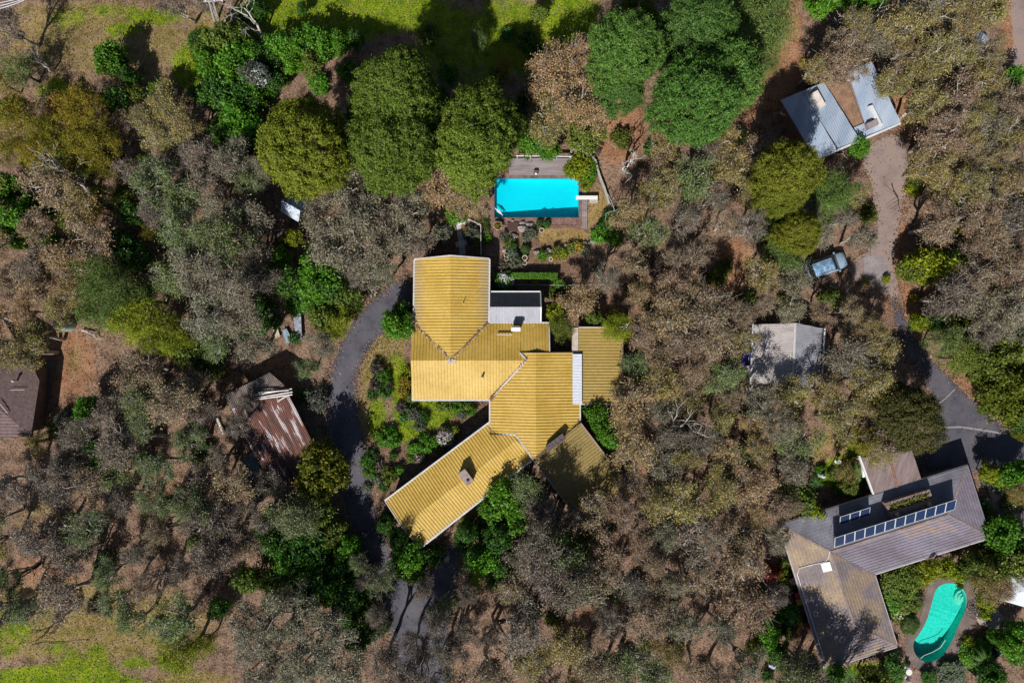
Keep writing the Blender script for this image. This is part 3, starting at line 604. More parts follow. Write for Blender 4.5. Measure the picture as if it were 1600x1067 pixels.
# roof-top brick planter
pl = thing('brick_planter', (*LL(110, 32), 2.9), 'long brown brick planter on the roof with two pale chimney tops', 'planter')
zpl = lambda a, b: 3.45 - .22 * abs(b - h) * KS
def pbox(mb, a0, a1, b0, b1, z0, z1): mb.prism([LL(a0, b0), LL(a1, b0), LL(a1, b1), LL(a0, b1)], z0, z1)
mb = MB(); pbox(mb, 76, 148, 26, 36, 2.7, 3.95); pbox(mb, 76, 80, 16, 26.1, 2.7, 3.65); pbox(mb, 144, 148, 16, 26.1, 2.7, 3.65); pbox(mb, 76, 148, 12, 16, 2.7, 3.6); mb.build('wall', mat('planter_brick', [(.16, .115, .115), (.27, .20, .19)], 3, .9, fine=.25, fine_scale=8), pl)
mb = MB(); pbox(mb, 80, 144, 16, 26, 2.7, 3.45); mb.build('soil', flat('soil', (.05, .035, .025), .95), pl)
for a in (84, 136): mb = MB(); pbox(mb, a, a + 5, 28.5, 34, 3.9, 4.12); mb.build('chimney_pot', flat('pale_pot', (.55, .42, .38), .8), pl)
# solar panel rows on tilted racks
PANEL = mat('solar_cells', [(.012, .026, .075), (.020, .042, .115)], 6, .25, spec=.6); FRAME = flat('panel_frame', (.70, .72, .76), .35, metal=.3)
def array(a0, n, b_low, z_low, depth, dz, label):
    t = thing('solar_array', (*LL(a0 - 8 * n, b_low), z_low), label, 'solar panels'); w = 16.3
    for k in range(n):
        aa, ab = a0 - k * w, a0 - (k + 1) * w
        def quad(i, lift):
            lo = [(aa - i, b_low - i), (ab + i, b_low - i)]; hi = [(ab + i, b_low - depth + i), (aa - i, b_low - depth + i)]
            zz = [z_low + dz * (i / depth) + lift] * 2 + [z_low + dz * (1 - i / depth) + lift] * 2
            return [(*LL(*p), z) for p, z in zip(lo + hi, zz)]
        o_ = quad(0, 0); b_ = quad(0, -.05); p_ = MB()
        p_.add(o_ + b_, [(0, 1, 2, 3), (7, 6, 5, 4), (0, 4, 5, 1), (1, 5, 6, 2), (2, 6, 7, 3), (3, 7, 4, 0)]); fr = p_.build('panel_frame', FRAME, t)
        MB().add(quad(.9, .012), [(0, 1, 2, 3)]).build('solar_panel', PANEL, fr)
    mb = MB()
    for a in (a0 - 2, a0 - n * w / 2, a0 - n * w + 2):
        mb.tube([(*LL(a, b_low - depth), z_low + dz - .06), (*LL(a, b_low - depth), 2.6)], .025, 4); mb.tube([(*LL(a, b_low), z_low - .05), (*LL(a, b_low - depth), z_low + dz - .06)], .025, 4)
    mb.build('rack', FRAME, t)
array(244, 12, 53.5, 3.62, 20, .95, 'long row of twelve dark solar panels along the tiled roof ridge')
array(223, 3, 26, 3.10, 17, .85, 'short row of three dark solar panels above the long row')
# carport beside it
cp = thing('carport', (*S2(1392, 738, 2.4), 0), 'purple-brown ribbed carport roof with rusty centre seam', 'carport')
poly = [S2(u, v, 2.5) for u, v in ((1344, 716), (1425, 703), (1440, 750), (1366, 774))]
CARP = mat('rusted_brown_steel', [(0.3, (.17, .125, .125)), (0.5, (.25, .19, .185)), (0.7, (.31, .25, .25))], 1.2, .6, rot=-.3, stretch=(.5, 4, 1), fine=.15)
tt = (math.cos(aL), math.sin(aL)); mb = MB(); mb.prism(poly, 2.36, 2.49); mb.ribbed(poly, lambda x, y: 2.5, tt, [(0, 0), (.5, 0), (.6, .04), (.9, .04), (1, 0)], .2); mb.build('roof_sheet', CARP, cp)
mb = MB(); strip(mb, (*S2(1342.5, 712, 2.5), 2.52), (*S2(1366, 775.5, 2.5), 2.52), .16, .2); mb.build('barge_board', WHITE, cp)
mb = MB(); strip(mb, (*S2(1389, 710, 2.5), 2.55), (*S2(1402, 762, 2.5), 2.55), .28, .02); mb.build('rusty_seam', mat('rust_seam', [(.22, .10, .06), (.30, .18, .14)], 3, .9), cp)
for u, v in ((1350, 720), (1420, 708), (1434, 746), (1371, 768)): p = S2(u, v, 2.4); MB().box((p[0], p[1], 1.2), (.1, .1, 2.4)).build('post', WHITE, cp)
mb = MB(); mb.blob((*S2(1350, 730, 1.9), 1.9), (.28, 1.1, .35), 3); mb.build('furled_blind', WHITE, cp)
# ---------------------------------------------------------------- blue-grey roofed building
BLUEST = mat('blue_grey_steel', [(0.3, (.26, .33, .45)), (0.5, (.35, .42, .53)), (0.7, (.45, .51, .60))], .7, .4, rot=-.37, stretch=(1, 5, 1), fine=.08, spec=.5)
WHST = flat('white_steel', (.66, .68, .72), .4)
bb = thing('metal_roofed_building', (*S2(1316, 185, 3), 0), 'building with pale blue-grey metal roof partly under trees', 'building')
fold = [(1222, 155), (1282, 130), (1338, 107), (1360, 100), (1409, 190), (1356, 213), (1330, 224), (1275, 247)]
def bpoly(pts, z=3): return [S2(u, v, z) for u, v in pts]
e_ = Vector(S2(1409, 190, 3)) - Vector(S2(1275, 247, 3)); e_.normalize(); te = (e_.x, e_.y)
def low_roof(pts, zf, m, name='roof_slope'):
    p = bpoly(pts); mb = MB(); mb.prism(p, lambda x, y: zf(x, y) - .15, lambda x, y: zf(x, y) - .012); mb.ribbed(p, zf, te, [(0, 0), (.42, 0), (.5, .03), (.92, .03), (1, 0)], .25); return mb.build(name, m, bb)
def tilt(u, v, z0, gx, gy):
    x0_, y0_ = S2(u, v, 3); return lambda x, y: z0 + gx * (x - x0_) + gy * (y - y0_)
low_roof([(1222, 155), (1254, 142), (1307, 233), (1275, 247)], tilt(1254, 142, 2.9, .08, .03), BLUEST)
low_roof([(1254, 142), (1307, 233), (1341, 219), (1290, 127)], tilt(1254, 142, 2.92, -.05, -.12), BLUEST)
low_roof([(1330, 201), (1353, 191), (1361, 210), (1341, 219)], tilt(1340, 205, 2.62, 0, 0), BLUEST, 'link_roof')
low_roof([(1290, 127), (1330, 200), (1353, 190), (1324, 112)], tilt(1290, 127, 2.45, 0, 0), mat('leafy_flat_roof', [(.20, .12, .08), (.33, .20, .13)], 1.2, .95, fine=.35, fine_scale=9), 'leaf_covered_roof')
low_roof([(1324, 112), (1360, 98), (1409, 190), (1361, 210)], tilt(1360, 150, 2.95, .02, .08), BLUEST)
MB().prism(bpoly([(1265, 149), (1274, 144), (1287, 167), (1278, 171)]), 2.7, 3.55).build('roof_lantern', flat('cream_board', (.70, .62, .58), .7), bb)
MB().prism(bpoly([(1356, 167), (1362, 165), (1378, 197), (1372, 200)]), 2.6, 3.2).build('white_parapet', WHST, bb)
MB().prism(bpoly([(1353, 194), (1368, 187), (1371, 196), (1356, 203)]), 2.6, 3.3).build('roof_box', flat('mauve_board', (.30, .25, .25), .8), bb)
mb = MB(); strip(mb, (*S2(1275, 249, 3), 2.75), (*S2(1409, 192, 3), 2.8), .2, .25); mb.build('gutter', WHST, bb)
MB().prism(bpoly([(1230, 158), (1356, 110), (1402, 188), (1280, 238)]), -.05, 2.2).build('wall', WALL, bb)
# ---------------------------------------------------------------- pale roofed garage
ga = thing('garage', (*S2(1230, 553, 2.6), 0), 'garage with pale weathered gable roof crossed by branch shadows', 'garage')
PALE = mat('pale_weathered_steel', [(0.3, (.35, .31, .305)), (0.5, (.46, .415, .405)), (0.7, (.53, .48, .465))], .8, .7, stretch=(3, .6, 1), fine=.12, fine_scale=7)
GR = [(1242, 505), (1238, 600)]
for pts, m, ang_t in (([(1178, 507), (1242, 505), (1238, 601), (1174, 599)], PALE, 0), ([(1242, 505), (1289, 513), (1284, 601), (1238, 601)], mat('shaded_weathered_steel', [(.27, .27, .31), (.36, .355, .395)], .8, .6, fine=.1), 0)):  # right slope faces away from the sun: shade painted in as duller steel
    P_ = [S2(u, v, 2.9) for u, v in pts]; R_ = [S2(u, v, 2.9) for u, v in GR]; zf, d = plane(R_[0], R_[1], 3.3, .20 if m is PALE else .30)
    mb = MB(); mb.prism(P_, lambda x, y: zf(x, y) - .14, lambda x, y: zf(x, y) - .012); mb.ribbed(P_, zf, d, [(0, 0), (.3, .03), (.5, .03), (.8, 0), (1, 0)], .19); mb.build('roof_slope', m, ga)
MB().prism([S2(u, v, 2.6) for u, v in ((1182, 511), (1283, 518), (1279, 596), (1179, 595))], -.05, 2.15).build('wall', flat('fibro_wall', (.45, .42, .40), .9), ga)
mb = MB(); strip(mb, (*S2(1177, 506, 2.6), 2.55), (*S2(1173, 600, 2.6), 2.55), .14, .14); mb.build('gutter', WHST, ga); mb = MB(); strip(mb, (*S2(1290, 513, 2.6), 2.45), (*S2(1285, 601, 2.6), 2.45), .14, .14); mb.build('gutter', WHST, ga)
mb = MB(); strip(mb, (*S2(1242, 505, 3.3), 3.34), (*S2(1238, 600, 3.3), 3.34), .2, .04); mb.build('ridge_cap', flat('pale_cap', (.55, .53, .52), .6), ga)
# ---------------------------------------------------------------- rusty shed
rs = thing('rusty_shed', (*S2(430, 690, 2.5), 0), 'old shed with rusty corrugated iron roof and white patches', 'shed')
ax = math.atan2(.9, .435); f_ = (.90, .435); e2 = (.435, -.90)      # across / along in metres axes
RUST = mat('rusty_iron', [(0.30, (.05, .045, .05)), (0.42, (.10, .065, .06)), (0.50, (.17, .07, .052)), (0.57, (.20, .085, .065)), (0.59, (.48, .44, .46)), (0.70, (.55, .52, .56))], 1.35, .8, rot=math.atan2(-.90, .435), stretch=(5.0, .55, 1), fine=.25, fine_scale=7)
GREYI = mat('grey_iron', [(0.35, (.10, .085, .08)), (0.5, (.20, .155, .135)), (0.65, (.26, .22, .205))], 1.0, .8, rot=math.atan2(-.90, .435), stretch=(3, .6, 1), fine=.25)
def shed_roof(pts, zf, m, name):
    p = [S2(u, v, 2.6) for u, v in pts]; mb = MB(); mb.prism(p, lambda x, y: zf(x, y) - .1, lambda x, y: zf(x, y) - .012); mb.ribbed(p, zf, f_, [(0, 0), (.25, .035), (.5, .05), (.75, .035), (1, 0)], .19); return mb.build(name, m, rs)
zr_ = S2(402, 632, 2.6)
shed_roof([(362, 639), (444, 600), (508, 738), (427, 775)], lambda x, y: 2.75 - .09 * ((x - zr_[0]) * e2[0] + (y - zr_[1]) * e2[1]), RUST, 'rusty_roof')
shed_roof([(350, 618), (421, 582), (446, 602), (362, 640)], lambda x, y: 2.80 + .12 * ((x - zr_[0]) * e2[0] + (y - zr_[1]) * e2[1]), GREYI, 'grey_roof')
MB().prism([S2(u, v, 2.4) for u, v in ((358, 624), (420, 590), (502, 734), (428, 768))], -.05, 1.6).build('wall', flat('weatherboard', (.16, .14, .12), .9), rs)
BOARD = flat('white_board', (.66, .62, .60), .8, var=.2)
for k, (a, b) in enumerate((((399, 617), (456, 607)), ((402, 621), (457, 612)), ((398, 624), (457, 616)), ((434, 627), (452, 616)), ((405, 613), (452, 609)))):
    p, q = S2(*a, 3), S2(*b, 3); o = MB(); o.tube([(*p, 2.98 + .05 * k), (*q, 2.98 + .05 * k)], .085, 4)
    tag(o.build('plank', BOARD), ['longest top plank', 'middle plank', 'lowest long plank', 'short slanting plank', 'thin upper plank'][k] + ' of the white planks lying on the rusty shed', 'plank', 'white planks on the shed roof')
ls = thing('lean_to_roof', (*S2(396, 725, 2), 0), 'grey-green lean-to sheet on the left side of the rusty shed', 'lean-to')
p = [S2(u, v, 2.2) for u, v in ((380, 718), (396, 708), (410, 742), (390, 750))]; mb = MB(); mb.prism(p, 1.95, 2.02); mb.ribbed(p, lambda x, y: 2.03, f_, [(0, 0), (.5, .04), (1, 0)], .2); mb.build('roof_sheet', flat('grey_green_sheet', (.11, .15, .16), .6), ls)
for u, v in ((383, 722), (395, 745)): MB().box((*S2(u, v), 1.0), (.1, .1, 2)).build('post', BOARD, ls)
tr = thing('box_trailer', (*S2(405, 772), 0), 'small grey box trailer at the lower left corner of the rusty shed', 'trailer', rz=0)
q = S2(405, 768); mb = MB(); a_ = .35
for dx, dy, sx, sy in ((0, .72, 2.0, .08), (0, -.72, 2.0, .08), (.96, 0, .08, 1.36), (-.96, 0, .08, 1.36)): mb.box((q[0] + dx * math.cos(a_) - dy * math.sin(a_), q[1] + dx * math.sin(a_) + dy * math.cos(a_), .75), (sx, sy, .45), a_)
mb.build('tray', flat('grey_paint', (.22, .24, .27), .5), tr); MB().box((q[0], q[1], .55), (1.9, 1.4, .06), a_).build('floor', flat('tray_floor', (.12, .12, .13), .8), tr)
for s_ in (-1, 1): MB().lathe((q[0] - s_ * .82 * math.sin(a_), q[1] + s_ * .82 * math.cos(a_), .05), [(.02, 0), (.3, .1), (.3, .5), (.02, .6)], 10).build('wheel', DARK, tr)
# ---------------------------------------------------------------- tiled house at the left edge
th = thing('tiled_house', (*S2(10, 620, 3), 0), 'house with dark brown tiled roof cut off by the left edge', 'house')
BT = mat('brown_roof_tile', [(.105, .068, .066), (.165, .115, .11)], 3.0, .7, fine=.2)
for pts, R_, up in (([(57, 596), (46, 682), (-8, 622), (-60, 560), (-20, 540), (40, 552)], [(-60, 560), (-8, 622)], (1, 0)), ([(46, 682), (-8, 622), (-60, 660), (-60, 690)], [(-60, 622), (20, 622)], (0, 1))):
    P_ = [S2(u, v, 3) for u, v in pts]; x_ = S2(57, 596, 3); zf = (lambda x, y: 2.5 + .32 * (x_[0] - x)) if up == (1, 0) else (lambda x, y: 2.5 + .35 * (y - S2(46, 686, 3)[1]))
    mb = MB(); mb.prism(P_, lambda x, y: zf(x, y) - .15, lambda x, y: zf(x, y) - .012)
    mb.ribbed(P_, zf, (-.99, .13) if up == (1, 0) else (0, 1), [(0, 0), (.9, .05), (1, 0)], .36); mb.build('roof_slope', BT, th)
mb = MB(); strip(mb, (*S2(58, 596, 2.6), 2.5), (*S2(47, 684, 2.6), 2.5), .18, .14); mb.build('gutter', flat('brown_gutter', (.26, .22, .20), .6), th)
MB().prism([S2(u, v, 2.6) for u, v in ((-60, 560), (50, 575), (42, 675), (-60, 675))], -.05, 2.3).build('wall', WALL, th)
x, y = S2(22, 595, 3.6); MB().lathe((x, y, 3.2), [(.1, 0), (.1, .55), (.16, .56), (.08, .72)], 8).build('vent_pipe', flat('cream_vent', (.62, .55, .48), .5), th)
mb = MB(); mb.tube([(*S2(18, 609, 3.4), 3.55), (*S2(36, 609, 3.4), 3.15)], .035, 4); mb.tube([(*S2(0, 626, 3.6), 3.9), (*S2(14, 645, 3.4), 3.55)], .05, 4); mb.build('roof_pipe', FLASH, th)
struct('house_path', sheet([S2(u, v) for u, v in ((50, 600), (75, 560), (90, 565), (72, 650), (50, 650))], .008), mat('mossy_concrete', [(.12, .10, .085), (.2, .16, .13)], 1.5, .9, fine=.2))
tk = thing('water_tank', (*S2(94, 508), 0), 'round pale green corrugated water tank beside a path', 'water tank')
x, y = S2(94, 507, 1.6); TG = flat('pale_green_steel', (.30, .40, .36), .6); MB().lathe((x, y, 0), [(.72, 0)] + [(.72 + .02 * (k % 2), .1 + .1 * k) for k in range(15)] + [(.72, 1.65)], 20).build('tank_wall', TG, tk); MB().lathe((x, y, 1.65), [(.76, 0), (.76, .04), (.12, .2)], 20).build('tank_lid', flat('tank_lid_green', (.36, .46, .42), .6), tk)
# ---------------------------------------------------------------- small blue-roofed shed and pile of sheets
ss = thing('garden_shed', (*S2(461, 325), 0), 'small garden shed with navy and white gable roof under a pine', 'shed')
e3 = (math.cos(math.radians(-31)), math.sin(math.radians(-31)))
RR = [(441, 313), (470, 330)]
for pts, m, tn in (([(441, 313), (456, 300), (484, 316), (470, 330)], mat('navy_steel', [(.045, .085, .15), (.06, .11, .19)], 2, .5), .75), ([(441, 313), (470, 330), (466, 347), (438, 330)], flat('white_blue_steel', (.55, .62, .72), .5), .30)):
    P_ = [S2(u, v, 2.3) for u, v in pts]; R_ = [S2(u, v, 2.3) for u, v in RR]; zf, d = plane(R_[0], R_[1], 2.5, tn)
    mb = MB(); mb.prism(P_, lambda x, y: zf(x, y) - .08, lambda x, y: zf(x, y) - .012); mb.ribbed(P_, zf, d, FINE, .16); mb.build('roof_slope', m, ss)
MB().prism([S2(u, v, 1.9) for u, v in ((444, 316), (457, 305), (478, 318), (464, 341), (443, 328))], -.05, 1.5).build('wall', flat('grey_shed_wall', (.3, .32, .34), .7), ss)
mb = MB(); a, b = S2(431, 361), S2(462, 361); mb.tube([(*a, .5), (*b, .5)], .05, 4); tag(mb.build('timber_rail', BOARD), 'pale horizontal rail below the small blue-roofed shed', 'rail')
def board(name, pts, z, m, label, cat, group=None, th_=.06, ribs=False):
    p = [S2(u, v, z) for u, v in pts]; mb = MB(); mb.prism(p, z - th_, z)
    if ribs:
        d = Vector(p[1]) - Vector(p[0]); d.normalize(); mb.ribbed(p, lambda x, y: z + .01, (d.x, d.y), [(0, 0), (.5, .05), (1, 0)], .17)
    return tag(mb.build(name, m), label, cat, group)
board('timber_board', [(418, 489), (425, 487), (438, 526), (431, 529)], .3, mat('cream_board_lichen', [(.30, .25, .17), (.62, .55, .40)], 3, .9), 'long cream weathered board lying left of two metal sheets', 'board')
board('metal_sheet', [(441, 517), (448, 513), (457, 532), (448, 537)], .35, mat('blue_sheet', [(.20, .30, .40), (.42, .53, .62)], 3, .5), 'short bluish metal sheet between the cream board and grey sheet', 'metal sheet', ribs=True)
board('metal_sheet', [(457, 485), (470, 488), (472, 530), (463, 533)], .5, mat('grey_blue_sheet', [(.20, .21, .27), (.46, .47, .56)], 3, .6), 'long grey corrugated sheet right of the cream board', 'metal sheet', ribs=True)
board('timber_board', [(337, 654), (340, 653), (351, 678), (348, 679)], .3, BOARD, 'thin white board on the ground left of the rusty shed', 'board')
# ---------------------------------------------------------------- vegetation prototypes
rng = np.random.default_rng(11)
def unit(v): return v / np.maximum(1e-9, np.linalg.norm(v, axis=-1, keepdims=True))
def leaf_mesh(name, C, bias, ln, wd, spread=1.0, m=None, rg=rng):
    """one diamond leaf per row of C; bias: preferred normal per leaf"""
    n = len(C); N = unit(bias + rg.normal(0, spread, (n, 3))); A = unit(np.cross(N, rg.normal(0, 1, (n, 3)))); B = np.cross(N, A)
    L = (ln * rg.uniform(.6, 1.35, n))[:, None] / 2; Wd = (wd * rg.uniform(.6, 1.35, n))[:, None] / 2
    V = np.stack([C - A * L, C + B * Wd - A * L * .1, C + A * L, C - B * Wd - A * L * .1], 1).reshape(-1, 3)
    me = bpy.data.meshes.new(name); me.vertices.add(4 * n); me.vertices.foreach_set('co', V.astype(np.float32).ravel())
    me.loops.add(4 * n); me.loops.foreach_set('vertex_index', np.arange(4 * n, dtype=np.int32)); me.polygons.add(n)
    me.polygons.foreach_set('loop_start', np.arange(0, 4 * n, 4, dtype=np.int32)); me.polygons.foreach_set('loop_total', np.full(n, 4, np.int32))
    me.update(); me.validate()
    if m: me.materials.append(m)
    return me
def wood_mesh(name, mb, m):
    me = bpy.data.meshes.new(name); me.from_pydata(mb.v, [], mb.f); me.update(); me.shade_smooth(); me.materials.append(m); return me
def bent(a, b, k, amp, rg):
    a, b = np.array(a, float), np.array(b, float); P_ = [a + (b - a) * t for t in np.linspace(0, 1, k)]
    for i in range(1, k - 1): P_[i] = P_[i] + rg.normal(0, amp, 3)
    return [tuple(p) for p in P_]
LEAF = leaf_mat('gum_leaf', .18, .45, .25, 1.95, .4); LEAFG = leaf_mat('broad_leaf', .30, .5, .5, 1.55, .3); LEAFP = leaf_mat('pine_needle', .12, .6, .45, 1.6, .2); PETAL = leaf_mat('petal', .3, .7, .8, 1.2, .1)
BARK = mat('gum_bark', [(0.3, (.16, .13, .11)), (0.5, (.36, .32, .285)), (0.7, (.58, .54, .50))], 1.2, .85, fine=.2)
BARKD = mat('dark_bark', [(.045, .035, .028), (.09, .07, .055)], 3, .95, fine=.2)
BARKW = mat('bleached_wood', [(0.3, (.34, .30, .27)), (0.6, (.60, .56, .52))], 2, .8, fine=.15)
TWIG = mat('grey_twig', [(.16, .13, .115), (.27, .23, .205)], 2, .9)

def gum(seed, R, Hh, dens=1.0):
    rg = np.random.default_rng(seed); mb = MB()
    fork = np.array([rg.normal(0, .04) * Hh, rg.normal(0, .04) * Hh, Hh * rg.uniform(.34, .46)]); r0 = .035 * Hh
    mb.tube(bent((0, 0, -.1), fork, 4, .03 * R, rg), [r0, r0 * .85, r0 * .72, r0 * .62], 6)
    nl = rg.integers(4, 7); limbs = []
    for k in range(nl):
        w = 2 * math.pi * (k + rg.uniform(-.3, .3)) / nl; q = rg.uniform(.38, .62) * R
        e = np.array([q * math.cos(w), q * math.sin(w), Hh * rg.uniform(.68, .88)])
        P_ = bent(fork, e, 5, .06 * R, rg); mb.tube(P_, [r0 * .55, r0 * .45, r0 * .38, r0 * .3, r0 * .22], 5); limbs += [(np.array(P_[3]), r0 * .24), (np.array(P_[4]), r0 * .2)]
    nc = int(10.5 * R * R / 4 + 12); cl = []
    lop = rg.uniform(0, 6.28); 
    while len(cl) < nc:
        p = rg.uniform(-1, 1, 3); d = np.linalg.norm(p)
        if d > 1 or d < .35 or p[2] < -.45: continue
        k = 1 + .18 * math.sin(2 * math.atan2(p[1], p[0]) + lop) + .12 * math.sin(5 * math.atan2(p[1], p[0]) + 2 * lop)
        cl.append((p[0] * R * .92 * k, p[1] * R * .92 * k, Hh * .74 + p[2] * Hh * .25))
    cl = np.array(cl); Ls = []; Bs = []
    for c in cl:
        j = min(range(len(limbs)), key=lambda i: np.linalg.norm(limbs[i][0] - c)); b, rr = limbs[j]
        mb.tube(bent(b, c, 4, .10, rg), [rr, rr * .7, rr * .45, .012], 4, False)
        for q_ in range(8):
            t_ = c + rg.normal(0, .55, 3) + (0, 0, .22); s_ = b + (c - b) * rg.uniform(.6, 1.0); mb.tube([tuple(s_), tuple((s_ + t_) / 2 + rg.normal(0, .06, 3)), tuple(t_)], [.022, .016, .006], 3, False)
        n = int(rg.uniform(150, 300) * dens); sg = rg.uniform(.26, .46)
        Ls.append(c + rg.normal(0, 1, (n, 3)) * (sg, sg, sg * .45)); Bs.append(np.tile((0, 0, .95), (n, 1)))
    return leaf_mesh('gum_crown', np.concatenate(Ls), np.concatenate(Bs), .23, .075, .75, LEAF, rg), wood_mesh('gum_trunk', mb, BARK)
def dome(seed, R, Hh, zc, rz, clump, nleaf, ln, wd, m, bark, layers=((1.0, 1.0), (.8, .6)), lumps=.12, spread=.55, name='crown', low=-.35, gap=.0):
    """crown of leaf tufts over a lumpy dome"""
    rg = np.random.default_rng(seed); mb = MB(); Ls = []; Bs = []
    K = rg.normal(0, 1, (7, 3)); ph = rg.uniform(0, 6.28, 7)
    for rad, dn in layers:
        n = int(2.6 * math.pi * R * (R + rz) / (clump * clump * 4) * dn)
        D = unit(rg.normal(0, 1, (n * 2, 3))); D = D[D[:, 2] > low][:n]
        lump = 1 + lumps * np.sin(D @ (K.T * 2.6) + ph).sum(1) / 2.2
        Cc = D * (R, R, rz) * (lump * rad)[:, None] * rg.uniform(.9, 1.04, (len(D), 1)) + (0, 0, zc)
        if gap: Cc, D = Cc[(g_ := rg.uniform(0, 1, len(D)) > gap)], D[g_]
        for c, d in zip(Cc, D):
            q = rg.normal(0, clump * .48, (nleaf, 3)); Ls.append(c + q); Bs.append(unit(q + d * clump * .5 + (0, 0, clump * .35)))
            
    for k in range(7):
        d = unit(rg.normal(0, 1, 3) + (0, 0, .6)); e = d * (R * .8, R * .8, rz * .8) + (0, 0, zc); mb.tube(bent((0, 0, zc * rg.uniform(.4, .8)), e, 4, .05 * R, rg), [.04 * R, .03 * R, .02 * R, .01], 4, False)
    mb.tube(bent((0, 0, -.1), (0, 0, zc), 4, .03, rg), [.07 * R + .03, .06 * R + .02, .05 * R + .02, .03 * R], 6)
    return leaf_mesh(name, np.concatenate(Ls), np.concatenate(Bs), ln, wd, spread, m, rg), wood_mesh('trunk', mb, bark)
def feather(seed, R, Hh):
    """drooping fine-needled crown (casuarina, cypress pine)"""
    rg = np.random.default_rng(seed); mb = MB(); Ls = []; 
    for k in range(int(26 * R)):
        d = unit(rg.normal(0, 1, 3) + (0, 0, .3)); c = d * (R, R, Hh * .38) * rg.uniform(.45, 1.0) + (0, 0, Hh * .58)
        mb.tube([(0, 0, c[2] * .75), tuple(c)], [.05, .01], 3, False); n = 120
        Ls.append(c + rg.normal(0, 1, (n, 3)) * (.42, .42, .35))
    mb.tube([(0, 0, -.1), (0, 0, Hh * .8)], [.05 * R + .05, .03], 6); C_ = np.concatenate(Ls); b = unit(C_ - (0, 0, Hh * .3))
    return leaf_mesh('feather_crown', C_, b * .7, .5, .045, .8, LEAFP, rg), wood_mesh('trunk', mb, BARKD)
def bare(seed, R, Hh):
    rg = np.random.default_rng(seed); mb = MB()
    def grow(p, d, L, r, lv):
        q = p + d * L; P_ = bent(p, q, 4, L * .06, rg); mb.tube(P_, [r, r * .85, r * .72, r * .6], 5, lv == 0)
        if lv >= 4: return
        for _ in range(rg.integers(2, 4)):
            nd = unit(d + rg.normal(0, .55, 3) + (0, 0, .05)); grow(np.array(P_[rg.integers(2, 4)]), nd, L * rg.uniform(.55, .8), r * .55, lv + 1)
    grow(np.array([0, 0, -.1]), unit(np.array([rg.normal(0, .3), rg.normal(0, .3), 1.0])), Hh * .38, .045 * Hh * .6, 0)
    return mb
# kinds: list of (crown mesh, trunk mesh, nominal radius, nominal crown-centre height)
PROTO = {}
PROTO['gum'] = [(*gum(100 + k, R, Hh), R, Hh * .74) for k, (R, Hh) in enumerate([(2.0, 7), (2.2, 7.5), (2.6, 8.5), (2.8, 9), (3.2, 10), (3.2, 9.5), (3.7, 11), (3.9, 11.5), (2.4, 8), (3.4, 10.5)])]
PROTO['thin_gum'] = [(*gum(200 + k, R, Hh, .55), R, Hh * .74) for k, (R, Hh) in enumerate([(2.4, 8), (3.0, 9.5), (3.5, 11), (2.8, 9)])]
PROTO['pine'] = [(*dome(300 + k, R, Hh, Hh * .62, Hh * .34, .40, 52, .28, .085, LEAFP, BARKD, ((1.0, 1.3), (.85, .8), (.65, .6)), .13, .42, gap=.03), R, Hh * .62) for k, (R, Hh) in enumerate([(3.9, 17), (3.7, 16), (4.2, 17), (3.3, 14)])]
PROTO['broad'] = [(*dome(400 + k, R, Hh, Hh * .6, Hh * .4, .50, 34, .30, .19, LEAFG, BARKD, ((1.0, 1.1), (.75, .8), (.5, .5)), .2, .8), R, Hh * .6) for k, (R, Hh) in enumerate([(1.6, 4.5), (2.0, 5.5), (2.4, 6.5), (2.8, 7.5), (1.9, 5)])]
PROTO['wattle'] = [(*dome(500 + k, R, Hh, Hh * .62, Hh * .34, .52, 60, .24, .055, LEAFP, BARKD, ((1.0, .9), (.7, .7), (.45, .4)), .3, .9, gap=.15), R, Hh * .62) for k, (R, Hh) in enumerate([(1.8, 6), (2.3, 7), (2.7, 8)])]
PROTO['feather'] = [(*feather(600 + k, R, Hh), R, Hh * .58) for k, (R, Hh) in enumerate([(2.2, 7), (2.9, 9), (3.3, 10)])]
PROTO['cypress'] = [(*dome(650 + k, R, Hh, Hh * .55, Hh * .45, .34, 50, .20, .07, LEAFP, BARKD, ((1.0, 1.3), (.85, .7)), .14, .5), R, Hh * .55) for k, (R, Hh) in enumerate([(2.9, 7.5), (3.1, 8)])]
PROTO['shrub'] = [(*dome(700 + k, R, R * 1.5, R * .6, R * .75, .26, 30, .17, .10, LEAFG, BARKD, ((1.0, 1.1), (.7, .6)), .22, .8, low=-.6), R, R * .7) for k, R in enumerate([.45, .6, .8, 1.0, 1.3, 1.6])]
PROTO['topiary'] = [(*dome(750 + k, R, R * 2, R * 1.05, R, .10, 34, .07, .04, LEAFG, BARKD, ((1.0, 1.0), (.9, .6)), .02, .5, low=-.95), R, R * 1.05) for k, R in enumerate([.36, .46])]
NAMES = {'gum': ('gum_tree', 'gum tree', 'trees', 'bushland gum trees'), 'thin_gum': ('gum_tree', 'sparse gum tree', 'trees', 'bushland gum trees'), 'pine': ('pine_tree', 'dense pine tree', 'tree', 'big pines'), 'broad': ('leafy_tree', 'leafy tree', 'tree', 'leafy garden trees'),
         'wattle': ('wattle_tree', 'wattle tree', 'tree', 'wattles'), 'feather': ('casuarina_tree', 'casuarina', 'tree', 'casuarinas'), 'cypress': ('cypress_tree', 'dense cypress', 'tree', 'cypresses'), 'shrub': ('shrub', 'shrub', 'shrub', 'garden shrubs'), 'topiary': ('topiary_ball', 'clipped topiary ball', 'topiary', 'topiary balls')}
